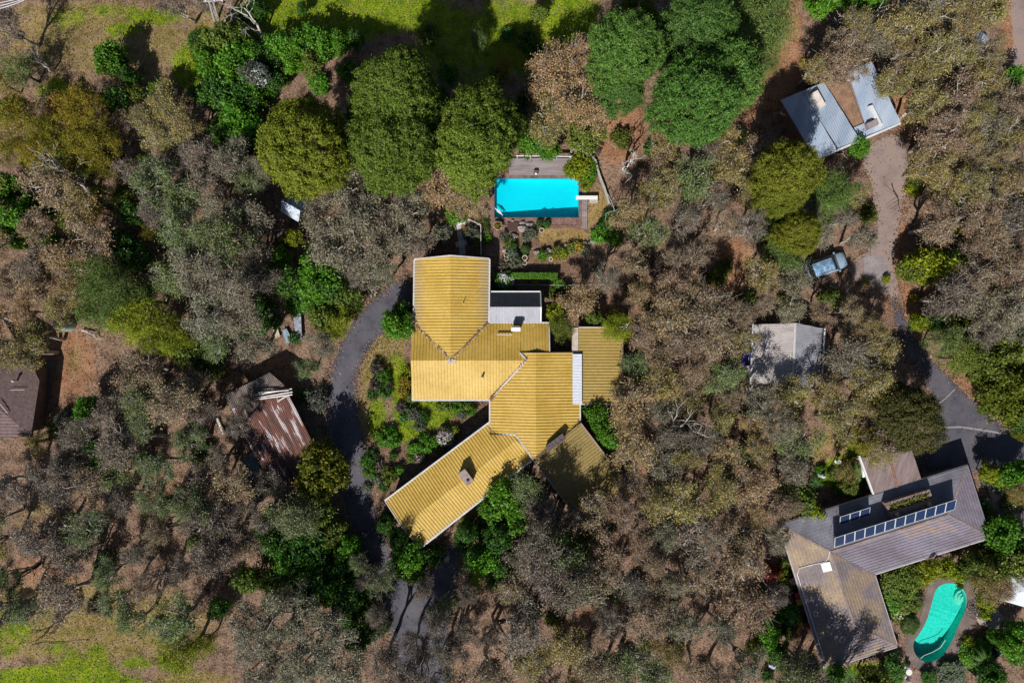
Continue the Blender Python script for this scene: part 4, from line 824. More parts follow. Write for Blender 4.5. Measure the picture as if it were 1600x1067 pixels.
COLS = {'g': ('grey-olive', (0.205, 0.19, 0.118)), 'b': ('brown-olive', (0.27, 0.195, 0.112)), 'o': ('olive-gold', (0.275, 0.225, 0.07)), 'k': ('dusky grey-brown', (0.178, 0.143, 0.104)), 'e': ('grey-green', (0.14, 0.188, 0.06)), 'm': ('moss green', (0.15, 0.205, 0.03)),
        'p': ('dark olive', (0.135, 0.16, 0.012)), 'h': ('forest green', (0.080, 0.165, 0.028)), 'j': ('mid green', (0.118, 0.185, 0.018)), 'q': ('dark green', (0.08, 0.15, 0.028)), 'n': ('bright green', (0.1, 0.26, 0.018)), 'd': ('deep green', (0.06, 0.158, 0.022)), 'w': ('yellow-olive', (0.225, 0.195, 0.018)), 'y': ('lime green', (0.24, 0.295, 0.015)), 'f': ('soft green', (0.12, 0.19, 0.04)), 's': ('silver-green', (.160, .185, .125)),
        'r': ('rusty brown', (.20, .10, .04)), 'c': ('blackish green', (0.085, 0.09, 0.02)), 'v': ('gold-brown', (0.345, 0.24, 0.11)), 'a': ('yellow-flowered', (.36, .30, .03)), 'u': ('purple-tinged', (.135, .11, .085)), 'x': ('crimson', (.25, .04, .03))}
prand = random.Random(5); PLANTED = []
def plant(kind, u, v, rpx, col, hscale=1.0, desc=None, squash=1.0):
    L = PROTO[kind]
    # choose the variant of the nearest size, then scale
    r_guess = rpx * GSD * (.98 if kind in ('shrub', 'topiary') else .88)
    cand = sorted(L, key=lambda t: abs(math.log(t[2] / r_guess)))[:min(4, len(L)) if kind in ('gum', 'thin_gum') else min(2, len(L))]
    cr, tr_, R, hc = prand.choice(cand); k = r_guess / R; kz = k ** .6 * hscale * prand.uniform(.93, 1.08)
    x, y = S2(u, v, hc * kz); nm, noun, cat, grp = NAMES[kind]; cat = {'trees': 'tree'}.get(cat, cat)
    o = bpy.data.objects.new(nm, None); COL.objects.link(o); o.location = (x, y, 0); o.rotation_euler = (0, 0, prand.uniform(0, 6.283)); o.scale = (k, k * squash, kz); o.empty_display_size = .3
    tag(o, None, cat, grp)
    a = bpy.data.objects.new('crown' if kind not in ('shrub', 'topiary') else 'foliage', cr); b = bpy.data.objects.new('trunk' if kind not in ('shrub', 'topiary') else 'stem', tr_)
    word, c = COLS[col]; j = prand.uniform(.85, 1.16); c = tuple(x_ * j * prand.uniform(.94, 1.06) for x_ in c); a.color = (*c, 1)
    for ch in (a, b): COL.objects.link(ch); ch.parent = o
    auto(o, desc or f'{word} {noun}', u, v); PLANTED.append((u, v, rpx)); return o
# ---------------------------------------------------------------- trees one can tell apart
T = [
 # big pines; deep green shrubs added to stand for dark shade between them
 ('pine', 480, 231, 64, 'p'), ('pine', 624, 152, 60, 'j'), ('pine', 617, 238, 62, 'j'), ('pine', 748, 192, 57, 'j'), ('pine', 742, 236, 59, 'j'), ('shrub', 550, 180, 14, 'd'), ('shrub', 548, 225, 14, 'd'), ('shrub', 685, 150, 14, 'd'), ('shrub', 680, 200, 14, 'd'), ('shrub', 560, 130, 14, 'd'), ('shrub', 680, 250, 12, 'd'),
 ('pine', 975, 85, 54, 'h'), ('pine', 968, 140, 38, 'h'), ('pine', 1085, 58, 56, 'h'), ('pine', 1122, 122, 58, 'h'), ('pine', 1082, 162, 62, 'h'),
 ('feather', 1190, 45, 52, 'f'), ('feather', 1178, 95, 36, 'f'), ('feather', 1172, 5, 40, 'f'),
 ('pine', 1226, 272, 46, 'p'), ('pine', 1215, 305, 36, 'p'), ('feather', 1292, 308, 38, 'f'), ('pine', 1243, 366, 33, 'p'), ('feather', 1225, 398, 34, 'f'), ('broad', 1340, 232, 18, 'n'),
 ('cypress', 1412, 652, 50, 'c'), ('cypress', 1398, 628, 34, 'c'), ('wattle', 1372, 706, 26, 'o'), ('wattle', 1350, 690, 26, 'w'),
 # gold-brown gum beside the pool
 ('gum', 860, 110, 42, 'v'), ('gum', 905, 90, 36, 'v'), ('gum', 885, 150, 44, 'v'), ('gum', 855, 185, 36, 'o'), ('gum', 930, 175, 34, 'v'), ('broad', 915, 205, 30, 'm'), ('gum', 690, 288, 32, 'v'), ('gum', 722, 312, 28, 'v'), ('thin_gum', 752, 322, 22, 'v'), ('gum', 664, 300, 26, 'v'),
 # wattles and greens, top left
 ('wattle', 28, 182, 34, 'w'), ('wattle', 72, 205, 30, 'w'), ('wattle', 128, 170, 36, 'w'), ('wattle', 150, 222, 40, 'w'), ('broad', 92, 170, 18, 'r'), ('wattle', 112, 252, 30, 'w'), ('wattle', 60, 240, 28, 'w'), ('wattle', 166, 262, 24, 'w'), ('wattle', 28, 110, 26, 'e'), ('wattle', 2, 130, 22, 'o'), ('wattle', 20, 228, 24, 'w'),
 ('broad', 172, 92, 24, 'n'), ('broad', 204, 120, 16, 'd'), ('broad', 188, 100, 14, 'd'), ('gum', 262, 165, 32, 'o'), ('gum', 288, 198, 30, 'o'), ('gum', 252, 215, 30, 'o'), ('gum', 228, 182, 26, 'o'), ('broad', 250, 145, 18, 'm'),
 ('broad', 372, 196, 34, 'n'), ('broad', 395, 225, 20, 'd'), ('broad', 338, 72, 22, 'm'), ('broad', 366, 58, 24, 'm'), ('broad', 330, 108, 26, 'n'), ('broad', 362, 102, 28, 'n'), ('broad', 390, 86, 22, 'n'), ('broad', 340, 142, 26, 'd'), ('broad', 384, 150, 24, 'd'), ('broad', 318, 85, 18, 'm'), ('broad', 352, 125, 20, 'n'), ('broad', 400, 150, 18, 'n'), ('broad', 318, 150, 18, 'd'),
 ('broad', 440, 78, 22, 'n'), ('broad', 470, 72, 24, 'n'), ('broad', 502, 66, 24, 'n'), ('broad', 532, 68, 20, 'n'), ('broad', 458, 96, 20, 'n'), ('broad', 486, 96, 20, 'm'), ('broad', 420, 95, 18, 'd'), ('broad', 556, 66, 14, 'd'), ('broad', 428, 128, 18, 'd'), ('broad', 405, 14, 16, 'd'), ('broad', 472, 14, 9, 'd'), ('broad', 385, 24, 14, 'd'), ('thin_gum', 8, 40, 30, 'k'), ('gum', 275, 4, 26, 'k'), ('gum', 30, 552, 36, 'o'), ('gum', 50, 530, 28, 'o'), ('thin_gum', 372, 662, 26, 'k'), ('gum', 420, 754, 22, 'k'), ('thin_gum', 385, 628, 20, 'k'), ('gum', 845, 852, 40, 'k', 1.4), ('gum', 872, 862, 36, 'e', 1.4), ('gum', 692, 950, 24, 'e', 1.1), ('thin_gum', 932, 800, 34, 'b'), ('thin_gum', 893, 812, 24, 'k'), ('thin_gum', 665, 920, 18, 'k', 1.2), ('gum', 300, 790, 34, 'e', 1.15), ('gum', 335, 872, 34, 'k', 1.2), ('gum', 365, 800, 26, 'k', 1.1), ('gum', 882, 908, 38, 'k', 1.3), ('gum', 822, 868, 30, 'k', 1.3), ('gum', 932, 908, 36, 'b', 1.25), ('gum', 1240, 1052, 34, 'e', 1.25), ('gum', 1288, 1112, 42, 'k', 1.35),
 ('broad', 15, 300, 24, 'n'), ('broad', 110, 345, 20, 'm'), ('broad', 190, 380, 22, 'd'), ('broad', 205, 335, 20, 'd'), ('broad', 270, 340, 16, 'm'), ('broad', 520, 830, 20, 'm'), ('broad', 470, 870, 26, 'n'), ('broad', 520, 925, 22, 'n'), ('broad', 430, 900, 24, 'm'), ('broad', 760, 870, 22, 'n'), ('broad', 480, 925, 24, 'd'), ('broad', 395, 900, 22, 'm'), ('broad', 180, 160, 20, 'd'), ('broad', 210, 145, 16, 'm'), ('gum', 315, 0, 22, 'k'),
 ('wattle', 745, 60, 16, 'e'), ('wattle', 785, 100, 16, 'w'), ('broad', 700, 120, 16, 'd'), ('wattle', 690, 82, 14, 'm'), ('broad', 830, 225, 22, 'n'), ('broad', 860, 232, 18, 'n'), ('broad', 840, 25, 12, 'm'), ('broad', 985, 8, 14, 'm'), ('broad', 1008, 12, 12, 'm'), ('broad', 1020, 30, 12, 'm'), ('broad', 1280, 10, 20, 'n'), ('broad', 1330, 6, 20, 'n'), ('broad', 1360, 2, 20, 'n'), ('broad', 1575, 122, 18, 'n'),
 # left middle
 ('broad', 22, 338, 32, 'n'), ('broad', 58, 328, 20, 'n'), ('broad', 85, 325, 16, 'd'), ('broad', 80, 378, 16, 'n'), ('broad', 35, 378, 14, 'n'), ('wattle', 148, 330, 16, 'w'), ('wattle', 160, 300, 16, 'y'),
 ('feather', 150, 430, 42, 'f'), ('feather', 190, 460, 46, 'f'), ('feather', 165, 480, 40, 'f'), ('feather', 222, 505, 42, 'y'), ('feather', 262, 528, 38, 'y'), ('wattle', 232, 470, 30, 'm'), ('broad', 295, 548, 30, 'm'), ('broad', 215, 405, 26, 'd'), ('broad', 320, 575, 20, 'd'), ('wattle', 240, 365, 12, 'w'),
 ('gum', 290, 370, 46, 'e'), ('gum', 345, 378, 50, 'e'), ('gum', 312, 428, 52, 'g'), ('gum', 360, 440, 46, 'g'), ('gum', 278, 432, 36, 'e'), ('gum', 330, 488, 44, 'g'), ('gum', 372, 500, 38, 'g'), ('gum', 345, 332, 36, 'g'), ('gum', 392, 345, 32, 'g'), ('gum', 398, 395, 30, 'g'), ('gum', 395, 540, 28, 'g'), ('gum', 340, 540, 28, 'e'),
 ('gum', 240, 290, 38, 'e'), ('gum', 330, 262, 40, 'k'), ('gum', 362, 250, 32, 'g'), ('gum', 290, 310, 34, 'e'), ('gum', 310, 245, 30, 'k'), ('gum', 240, 330, 28, 'k'),
 ('broad', 432, 408, 22, 'n'), ('broad', 450, 440, 26, 'd'), ('broad', 500, 432, 34, 'n'), ('broad', 520, 455, 28, 'd'), ('broad', 498, 460, 24, 'n'), ('broad', 540, 470, 24, 'm'), ('broad', 510, 500, 24, 'm'), ('shrub', 478, 474, 12, 'n'), ('wattle', 530, 505, 22, 'y'), ('broad', 460, 375, 14, 'y'), ('gum', 500, 535, 24, 'g'), ('gum', 480, 575, 18, 'e'),
 ('gum', 545, 300, 38, 'g'), ('gum', 505, 345, 36, 'g'), ('gum', 560, 345, 42, 'g'), ('gum', 602, 325, 34, 'k'), ('gum', 640, 335, 34, 'g'), ('gum', 522, 392, 42, 'g'), ('gum', 578, 392, 38, 'g'), ('gum', 622, 370, 34, 'g'), ('gum', 652, 380, 24, 'k'), ('gum', 598, 428, 26, 'g'), ('gum', 560, 432, 22, 'k'), ('broad', 712, 332, 20, 'n'), ('shrub', 737, 366, 12, 's'), ('shrub', 692, 366, 14, 's'), ('broad', 605, 395, 10, 'y'),
 ('broad', 138, 640, 23, 'n'), ('shrub', 100, 658, 14, 's'), ('shrub', 85, 668, 12, 'm'), ('shrub', 2, 672, 12, 'd'),
 # around the rusty shed and drive
 ('broad', 504, 735, 38, 'p'), ('broad', 492, 762, 22, 'm'), ('shrub', 495, 625, 17, 's'), ('shrub', 472, 618, 9, 'n'), ('gum', 462, 808, 40, 'e'), ('broad', 500, 795, 26, 'm'), ('broad', 430, 845, 28, 'd'), ('broad', 482, 850, 32, 'd'), ('broad', 540, 855, 22, 'n'), ('broad', 500, 900, 32, 'd'), ('broad', 550, 930, 26, 'd'), ('broad', 450, 885, 26, 'd'), ('shrub', 505, 846, 16, 's'), ('broad', 530, 890, 20, 'd'), ('broad', 575, 960, 16, 'd'), ('shrub', 592, 962, 12, 's'), ('shrub', 585, 985, 14, 's'), ('broad', 560, 1000, 22, 'd'),
 ('gum', 400, 985, 46, 'g'), ('gum', 450, 955, 46, 'g'), ('gum', 505, 995, 48, 'g'), ('gum', 470, 1040, 48, 'g'), ('gum', 405, 1045, 44, 'g'), ('gum', 545, 1045, 38, 'g'), ('wattle', 285, 1020, 38, 'y'), ('wattle', 322, 1000, 20, 'y'), ('broad', 345, 950, 16, 'd'),
 ('broad', 625, 842, 22, 'd'), ('broad', 640, 866, 22, 'n'), ('broad', 602, 818, 16, 'd'), ('shrub', 622, 886, 16, 'n'), ('shrub', 640, 896, 14, 'm'),
 ('broad', 768, 795, 18, 'n'), ('broad', 790, 775, 26, 'n'), ('gum', 825, 770, 28, 'e'), ('broad', 775, 842, 24, 'd'), ('broad', 742, 868, 18, 'd'), ('broad', 812, 808, 22, 'n'), ('shrub', 757, 784, 11, 'n'), ('broad', 730, 832, 18, 'd'), ('broad', 790, 880, 22, 'd'), ('gum', 850, 800, 30, 'k'), ('broad', 905, 850, 26, 'm'), ('broad', 945, 820, 18, 'm'),
 ('broad', 945, 662, 22, 'n'), ('broad', 955, 685, 20, 'n'), ('broad', 932, 640, 18, 'n'), ('feather', 962, 512, 26, 'y'), ('broad', 928, 498, 14, 'm'), ('broad', 868, 490, 18, 'y'), ('wattle', 880, 512, 22, 'm'), ('broad', 622, 510, 26, 'n'), ('broad', 628, 490, 16, 'd'),
 # trees that lean over roofs on the right
 ('gum', 1278, 108, 26, 'o'), ('gum', 1300, 100, 32, 'b'), ('gum', 1340, 95, 28, 'b'), ('thin_gum', 1318, 120, 22, 'b'), ('gum', 1400, 125, 30, 'o'), ('thin_gum', 1292, 118, 18, 'o'),
 ('thin_gum', 1185, 622, 34, 'g', 1.15), ('gum', 1278, 608, 28, 'o'), ('gum', 1232, 622, 30, 'o'), ('thin_gum', 1215, 660, 30, 'g', 1.2), ('thin_gum', 1296, 600, 20, 'o'), ('gum', 945, 862, 34, 'b', 1.2), ('gum', 905, 915, 42, 'g', 1.2), ('gum', 855, 893, 44, 'k', 1.25), ('thin_gum', 975, 800, 36, 'b'), ('thin_gum', 985, 765, 30, 'b'),
 ('thin_gum', 600, 1035, 34, 'k', 1.2), ('thin_gum', 655, 1045, 34, 'k', 1.2), ('gum', 700, 1015, 28, 'k', 1.2), ('gum', 725, 985, 26, 'k', 1.1), ('gum', 640, 1085, 40, 'k', 1.2), ('thin_gum', 590, 965, 22, 'k', 1.1), ('thin_gum', 570, 905, 22, 'k'), ('thin_gum', 690, 1075, 34, 'g', 1.2), ('gum', 318, 812, 34, 'k', 1.15), ('gum', 350, 840, 32, 'k', 1.15), ('gum', 385, 850, 28, 'b', 1.1), ('thin_gum', 440, 768, 20, 'k'), ('gum', 415, 805, 26, 'k', 1.2), ('gum', 1262, 1072, 40, 'k', 1.2), ('gum', 1305, 1092, 38, 'k', 1.3), ('thin_gum', 1345, 1100, 34, 'k', 1.3), ('thin_gum', 560, 880, 20, 'e'), ('thin_gum', 598, 905, 30, 'e', 1.25), ('thin_gum', 645, 1005, 28, 'k', 1.2), ('thin_gum', 680, 975, 26, 'k', 1.2), ('thin_gum', 730, 930, 22, 'k', 1.2), ('gum', 990, 700, 40, 'v'), ('gum', 985, 630, 34, 'v'), ('thin_gum', 965, 620, 18, 'g'),
 ('thin_gum', 860, 835, 28, 'k'), ('gum', 1372, 690, 24, 'b'),
 # right edge
 ('broad', 1448, 412, 32, 'y'), ('broad', 1425, 418, 22, 'm'), ('broad', 1480, 420, 24, 'm'), ('broad', 1436, 505, 16, 'y'), ('broad', 1460, 500, 20, 'd'), ('wattle', 1478, 530, 26, 'e'), ('wattle', 1500, 560, 28, 'm'), ('broad', 1545, 560, 30, 'm'), ('broad', 1580, 545, 30, 'm'), ('broad', 1560, 600, 34, 'p'), ('broad', 1590, 600, 30, 'p'), ('broad', 1535, 590, 22, 'm'), ('broad', 1570, 640, 26, 'p'), ('broad', 1596, 655, 22, 'q'), ('cypress', 1596, 672, 16, 'p'), ('broad', 1545, 630, 18, 'm'),
 ('gum', 1530, 480, 34, 'g'), ('gum', 1570, 490, 36, 'g'), ('gum', 1540, 520, 28, 'k'), ('gum', 1598, 510, 30, 'g'),
 ('broad', 1545, 738, 16, 'y'), ('broad', 1570, 745, 20, 'n'), ('broad', 1595, 735, 18, 'n'), ('broad', 1560, 835, 30, 'n'), ('broad', 1585, 870, 26, 'm'), ('broad', 1555, 880, 24, 'm'), ('shrub', 1552, 752, 14, 's'), ('wattle', 1585, 768, 18, 'o'), ('broad', 1520, 885, 22, 'm'), ('broad', 1590, 840, 20, 'd'), ('wattle', 1560, 915, 26, 'b'), ('wattle', 1535, 905, 22, 'o'), ('broad', 1538, 935, 14, 'y'),
 ('broad', 1405, 918, 30, 'm', .4), ('broad', 1425, 945, 18, 'm', .35), ('broad', 1388, 930, 22, 'n', .4), ('broad', 1412, 890, 18, 'm', .4), ('shrub', 1440, 905, 12, 'y'), ('shrub', 1432, 935, 11, 's'), ('cypress', 1420, 975, 16, 'q', .4), ('broad', 1450, 890, 16, 'y'), ('broad', 1478, 888, 16, 'y'), ('broad', 1500, 890, 14, 'm'),
 ('broad', 1520, 1022, 20, 'n', .3), ('broad', 1535, 1010, 12, 'n', .3), ('broad', 1490, 1056, 24, 's', .28), ('broad', 1450, 1060, 14, 'd', .3), ('broad', 1580, 1010, 20, 'n'), ('broad', 1560, 995, 14, 'n'), ('broad', 1590, 985, 20, 'n'), ('broad', 1300, 1050, 18, 'n'), ('broad', 1395, 1045, 22, 'd', .4), ('broad', 1360, 1062, 26, 'm'), ('broad', 1545, 1055, 22, 'd'),
 ('broad', 1200, 985, 20, 'n'), ('broad', 1180, 1010, 16, 'y'), ('broad', 1230, 960, 18, 'd'), ('broad', 1215, 1020, 18, 'd'), ('shrub', 1226, 900, 10, 'y'), ('shrub', 1229, 915, 9, 'y'), ('shrub', 1207, 893, 12, 'x'), ('wattle', 1245, 985, 16, 'r'), ('gum', 1255, 1040, 26, 'k'), ('gum', 1215, 930, 20, 'k'),
 ('broad', 1240, 775, 26, 'm'), ('broad', 1268, 800, 14, 'y'), ('broad', 1325, 760, 14, 'm'), ('wattle', 1318, 735, 16, 'o'), ('gum', 1240, 730, 28, 'g'), ('gum', 1225, 790, 26, 'b'), ('gum', 1215, 840, 26, 'g'),
]
for row in T: plant(*row)
# garden shrubs (u, v and radius in image pixels, colour)
SH = [(588, 575, 10, 'u'), (600, 588, 10, 'n'), (586, 602, 9, 'u'), (600, 610, 11, 'd'), (592, 592, 7, 's'), (582, 618, 8, 'd'), (606, 600, 7, 'u'), (632, 598, 10, 'a'), (630, 613, 9, 'a'), (637, 580, 7, 'y'), (640, 622, 8, 'm'), (628, 636, 9, 'u'), (640, 642, 7, 'd'), (648, 648, 10, 's'), (656, 664, 9, 's'), (664, 652, 8, 'd'), (632, 652, 8, 'd'),
      (605, 682, 14, 'n'), (616, 690, 9, 'n'), (598, 690, 8, 'n'), (700, 634, 10, 'm'), (716, 634, 11, 'n'), (735, 640, 9, 'n'), (690, 634, 8, 'm'), (722, 648, 8, 's'), (664, 694, 13, 'n'), (680, 690, 9, 'n'), (645, 702, 9, 'n'), (710, 672, 8, 'y'), (580, 712, 9, 'd'), (578, 735, 10, 'n'), (608, 742, 12, 'm'), (586, 748, 8, 's'), (624, 735, 8, 'n'), (570, 722, 8, 'n'), (615, 712, 7, 'd'), (592, 728, 8, 'u'), (600, 760, 8, 'd'), (640, 716, 6, 'm'), (690, 705, 7, 'm'), (574, 762, 7, 's'), (585, 680, 7, 'm'),
      (906, 262, 18, 'y'), (894, 266, 12, 'y'), (920, 276, 12, 'n'), (915, 288, 10, 'y'), (925, 260, 9, 'n'), (780, 436, 11, 'n'), (790, 440, 11, 'n'), (800, 398, 9, 's'), (806, 411, 9, 's'), (796, 380, 8, 'f'), (830, 365, 9, 's'), (822, 372, 7, 's'), (784, 371, 5, 's'), (790, 365, 4, 's'), (848, 400, 8, 'n'), (870, 392, 8, 'm'), (880, 396, 7, 'y'), (893, 388, 8, 'm'), (906, 386, 8, 'a'), (866, 402, 6, 'a'), (914, 392, 7, 's'), (762, 373, 7, 'n'), (748, 380, 8, 'm'), (730, 360, 6, 'o'), (760, 356, 5, 'q'), (758, 344, 6, 'q'), (936, 368, 12, 'n'), (945, 352, 10, 'd'), (955, 340, 12, 'd'), (960, 375, 12, 'n'), (860, 432, 8, 'm'), (872, 443, 8, 'n'), (862, 458, 9, 'm'), (884, 447, 7, 'm'), (836, 442, 6, 'y'), (788, 412, 8, 'u'),
      (1375, 778, 7, 'm'), (1300, 742, 8, 'm'), (1282, 735, 8, 'n'), (1340, 770, 7, 'n'), (1310, 765, 8, 'n'), (1528, 790, 8, 'n'), (1540, 800, 9, 'n'), (1535, 815, 8, 'd'), (1582, 785, 8, 'a'), (1595, 790, 8, 's'), (1460, 895, 7, 'r'), (1540, 960, 9, 'y'), (1550, 1000, 8, 'y'), (1512, 1000, 8, 'y'), (1480, 1040, 8, 'd'), (1235, 880, 7, 'y'), (1224, 880, 7, 'm'), (1256, 100, 7, 'a'), (1428, 465, 6, 'a'), (1352, 440, 5, 'a'), (1385, 437, 6, 'y'), (1500, 915, 5, 'd')]
for u, v, r, c in SH: plant('shrub', u, v, r, c)
for u, v, r in ((842.7, 349.5, 5.2), (854.7, 351, 5.4), (821, 389.5, 7), (803, 385, 6), (807.5, 402, 5.5), (758, 802, 7.5)): plant('topiary', u, v, r, 'd')

# ---------------------------------------------------------------- the bush: gum trees filling the wooded parts
KEEP = [[(640, 395), (860, 395), (862, 500), (980, 500), (980, 640), (915, 660), (905, 690), (835, 735), (830, 720), (660, 862), (595, 790), (640, 640)],
        [(760, 240), (945, 225), (960, 340), (930, 430), (770, 445), (700, 400), (700, 345), (745, 330)], DRIVE, RDRIVE, GDRIVE, TRACK,
        [(1220, 155), (1360, 105), (1412, 190), (1275, 250)], [(1176, 505), (1290, 512), (1286, 600), (1176, 600)],
        [(1222, 838), (1345, 720), (1440, 700), (1545, 720), (1560, 850), (1400, 905), (1545, 900), (1600, 900), (1600, 1067), (1280, 1060)], [(338, 622), (425, 572), (512, 740), (430, 795), (388, 762)],
        [(-40, 560), (60, 590), (50, 690), (-40, 690)], [(560, 500), (650, 490), (650, 640), (765, 640), (620, 800), (560, 720)], [(1262, 400), (1325, 395), (1330, 425), (1265, 440)],
        [(0, 20), (250, 10), (340, 30), (330, 140), (290, 150), (200, 60), (100, 150), (40, 160), (0, 80)], [(380, 0), (720, 0), (870, 0), (930, 0), (900, 60), (800, 130), (530, 130), (400, 55)],
        [(0, 1000), (150, 990), (280, 1000), (350, 1067), (0, 1067)], [(1212, -30), (1280, -30), (1268, 60), (1248, 120), (1215, 195), (1150, 225), (1180, 150)], [(945, 170), (995, 180), (1000, 250), (950, 270), (935, 235)],
        [(72, 515), (190, 520), (185, 610), (120, 632), (78, 600)], [(430, 570), (480, 570), (480, 600), (440, 600)], [(1395, 240), (1430, 240), (1425, 400), (1395, 400)], [(1285, 690), (1340, 680), (1345, 770), (1270, 800)], [(1410, 190), (1440, 180), (1440, 210), (1415, 220)],
        [(1120, 395), (1160, 395), (1165, 440), (1120, 440)], [(405, 470), (488, 470), (492, 552), (410, 552)], [(430, 295), (490, 295), (490, 365), (425, 365)], [(930, 470), (960, 470), (960, 490), (930, 490)], [(740, 850), (790, 880), (780, 960), (730, 940)], [(1480, 590), (1530, 630), (1600, 700), (1600, 720), (1540, 690)], [(890, 940), (920, 930), (925, 980), (890, 975)]]
def free(u, v, r):
    for k in range(9):
        w = k * math.pi / 4; q = 0 if k == 8 else r * .72
        p = (u + q * math.cos(w), v + q * math.sin(w))
        if any(inside(p, K_) for K_ in KEEP): return False
    return True
BUSH = [  # outline, spacing, radius range, mix of (kind, colour)
 ([(980, 200), (1180, 210), (1200, 330), (1200, 480), (1180, 620), (1000, 640), (985, 500), (880, 470), (920, 380), (1000, 300)], .78, (22, 38), [('gum', 'b'), ('gum', 'b'), ('gum', 'o'), ('gum', 'v'), ('thin_gum', 'k'), ('thin_gum', 'b'), ('gum', 'e'), ('gum', 'o')]),
 ([(960, 600), (1180, 600), (1300, 600), (1360, 660), (1250, 740), (1215, 800), (1000, 830), (960, 760), (990, 680)], .80, (24, 40), [('gum', 'b'), ('gum', 'v'), ('gum', 'o'), ('gum', 'g'), ('thin_gum', 'k'), ('gum', 'o'), ('gum', 'e')]),
 ([(800, 800), (1210, 790), (1210, 960), (1180, 1080), (720, 1090), (720, 960), (800, 900)], .80, (26, 44), [('gum', 'g'), ('gum', 'b'), ('gum', 'k'), ('gum', 'e'), ('thin_gum', 'k'), ('gum', 'b'), ('gum', 'o'), ('thin_gum', 'b'), ('gum', 'o')]),
 ([(1240, 40), (1580, -10), (1590, 300), (1440, 300), (1430, 230), (1380, 60), (1300, 90)], .74, (24, 40), [('gum', 'o'), ('gum', 'o'), ('gum', 'b'), ('gum', 'o'), ('gum', 'g'), ('thin_gum', 'o')]),
 ([(1420, 240), (1620, 240), (1620, 520), (1440, 480), (1410, 440), (1420, 350)], .78, (22, 38), [('gum', 'b'), ('gum', 'g'), ('gum', 'k'), ('gum', 'o'), ('gum', 'b'), ('thin_gum', 'b')]),
 ([(1140, 300), (1240, 330), (1350, 280), (1370, 330), (1330, 400), (1250, 440), (1180, 500), (1390, 480), (1400, 560), (1380, 650), (1300, 640), (1290, 500), (1180, 440)], .80, (20, 34), [('gum', 'g'), ('gum', 'o'), ('gum', 'g'), ('gum', 'b'), ('gum', 'o')]),
 ([(-20, 270), (150, 290), (150, 420), (100, 530), (60, 590), (-20, 570)], .76, (24, 40), [('gum', 'b'), ('gum', 'v'), ('gum', 'b'), ('gum', 'o'), ('gum', 'o'), ('gum', 'k')]),
 ([(180, 570), (350, 570), (360, 640), (400, 760), (350, 790), (90, 780), (80, 680), (160, 660)], .76, (26, 44), [('gum', 'k'), ('gum', 'b'), ('gum', 'k'), ('thin_gum', 'k'), ('gum', 'b'), ('gum', 'e')]),
 ([(-20, 720), (110, 700), (390, 780), (420, 900), (330, 980), (180, 985), (-20, 990)], .95, (24, 40), [('thin_gum', 'k'), ('thin_gum', 'b'), ('gum', 'k'), ('thin_gum', 'o'), ('gum', 'e'), ('gum', 'o'), ('thin_gum', 'e')]),
 ([(160, 240), (420, 240), (420, 560), (330, 560), (230, 400)], .85, (22, 36), [('gum', 'e'), ('gum', 'g'), ('gum', 'k')]),
 ([(420, 360), (660, 350), (630, 430), (500, 400), (480, 560), (420, 560)], .9, (18, 28), [('gum', 'g'), ('gum', 'k'), ('gum', 'e')]),
 ([(560, 980), (760, 960), (760, 1090), (600, 1090)], 1.0, (22, 32), [('thin_gum', 'k'), ('thin_gum', 'g')]),
 ([(1090, 180), (1200, 190), (1190, 330), (1100, 300)], .85, (18, 30), [('gum', 'b'), ('thin_gum', 'k')]),
]
brg = random.Random(21); ngum = sum(1 for r in T if r[0] in ('gum', 'thin_gum'))
for poly, sp_, (ra, rb), mix in BUSH:
    us = [p[0] for p in poly]; vs = [p[1] for p in poly]; tries = 0
    while tries < 900:
        tries += 1; u, v, r = brg.uniform(min(us), max(us)), brg.uniform(min(vs), max(vs)), brg.uniform(ra, rb)
        if not inside((u, v), poly) or not free(u, v, r): continue
        if any(math.hypot(u - a, v - b) < sp_ * (r + c) * .82 for a, b, c in PLANTED): continue
        k, c = brg.choice(mix); plant(k, u, v, r, c); ngum += 1
print('gums', ngum, 'plants', len(PLANTED))
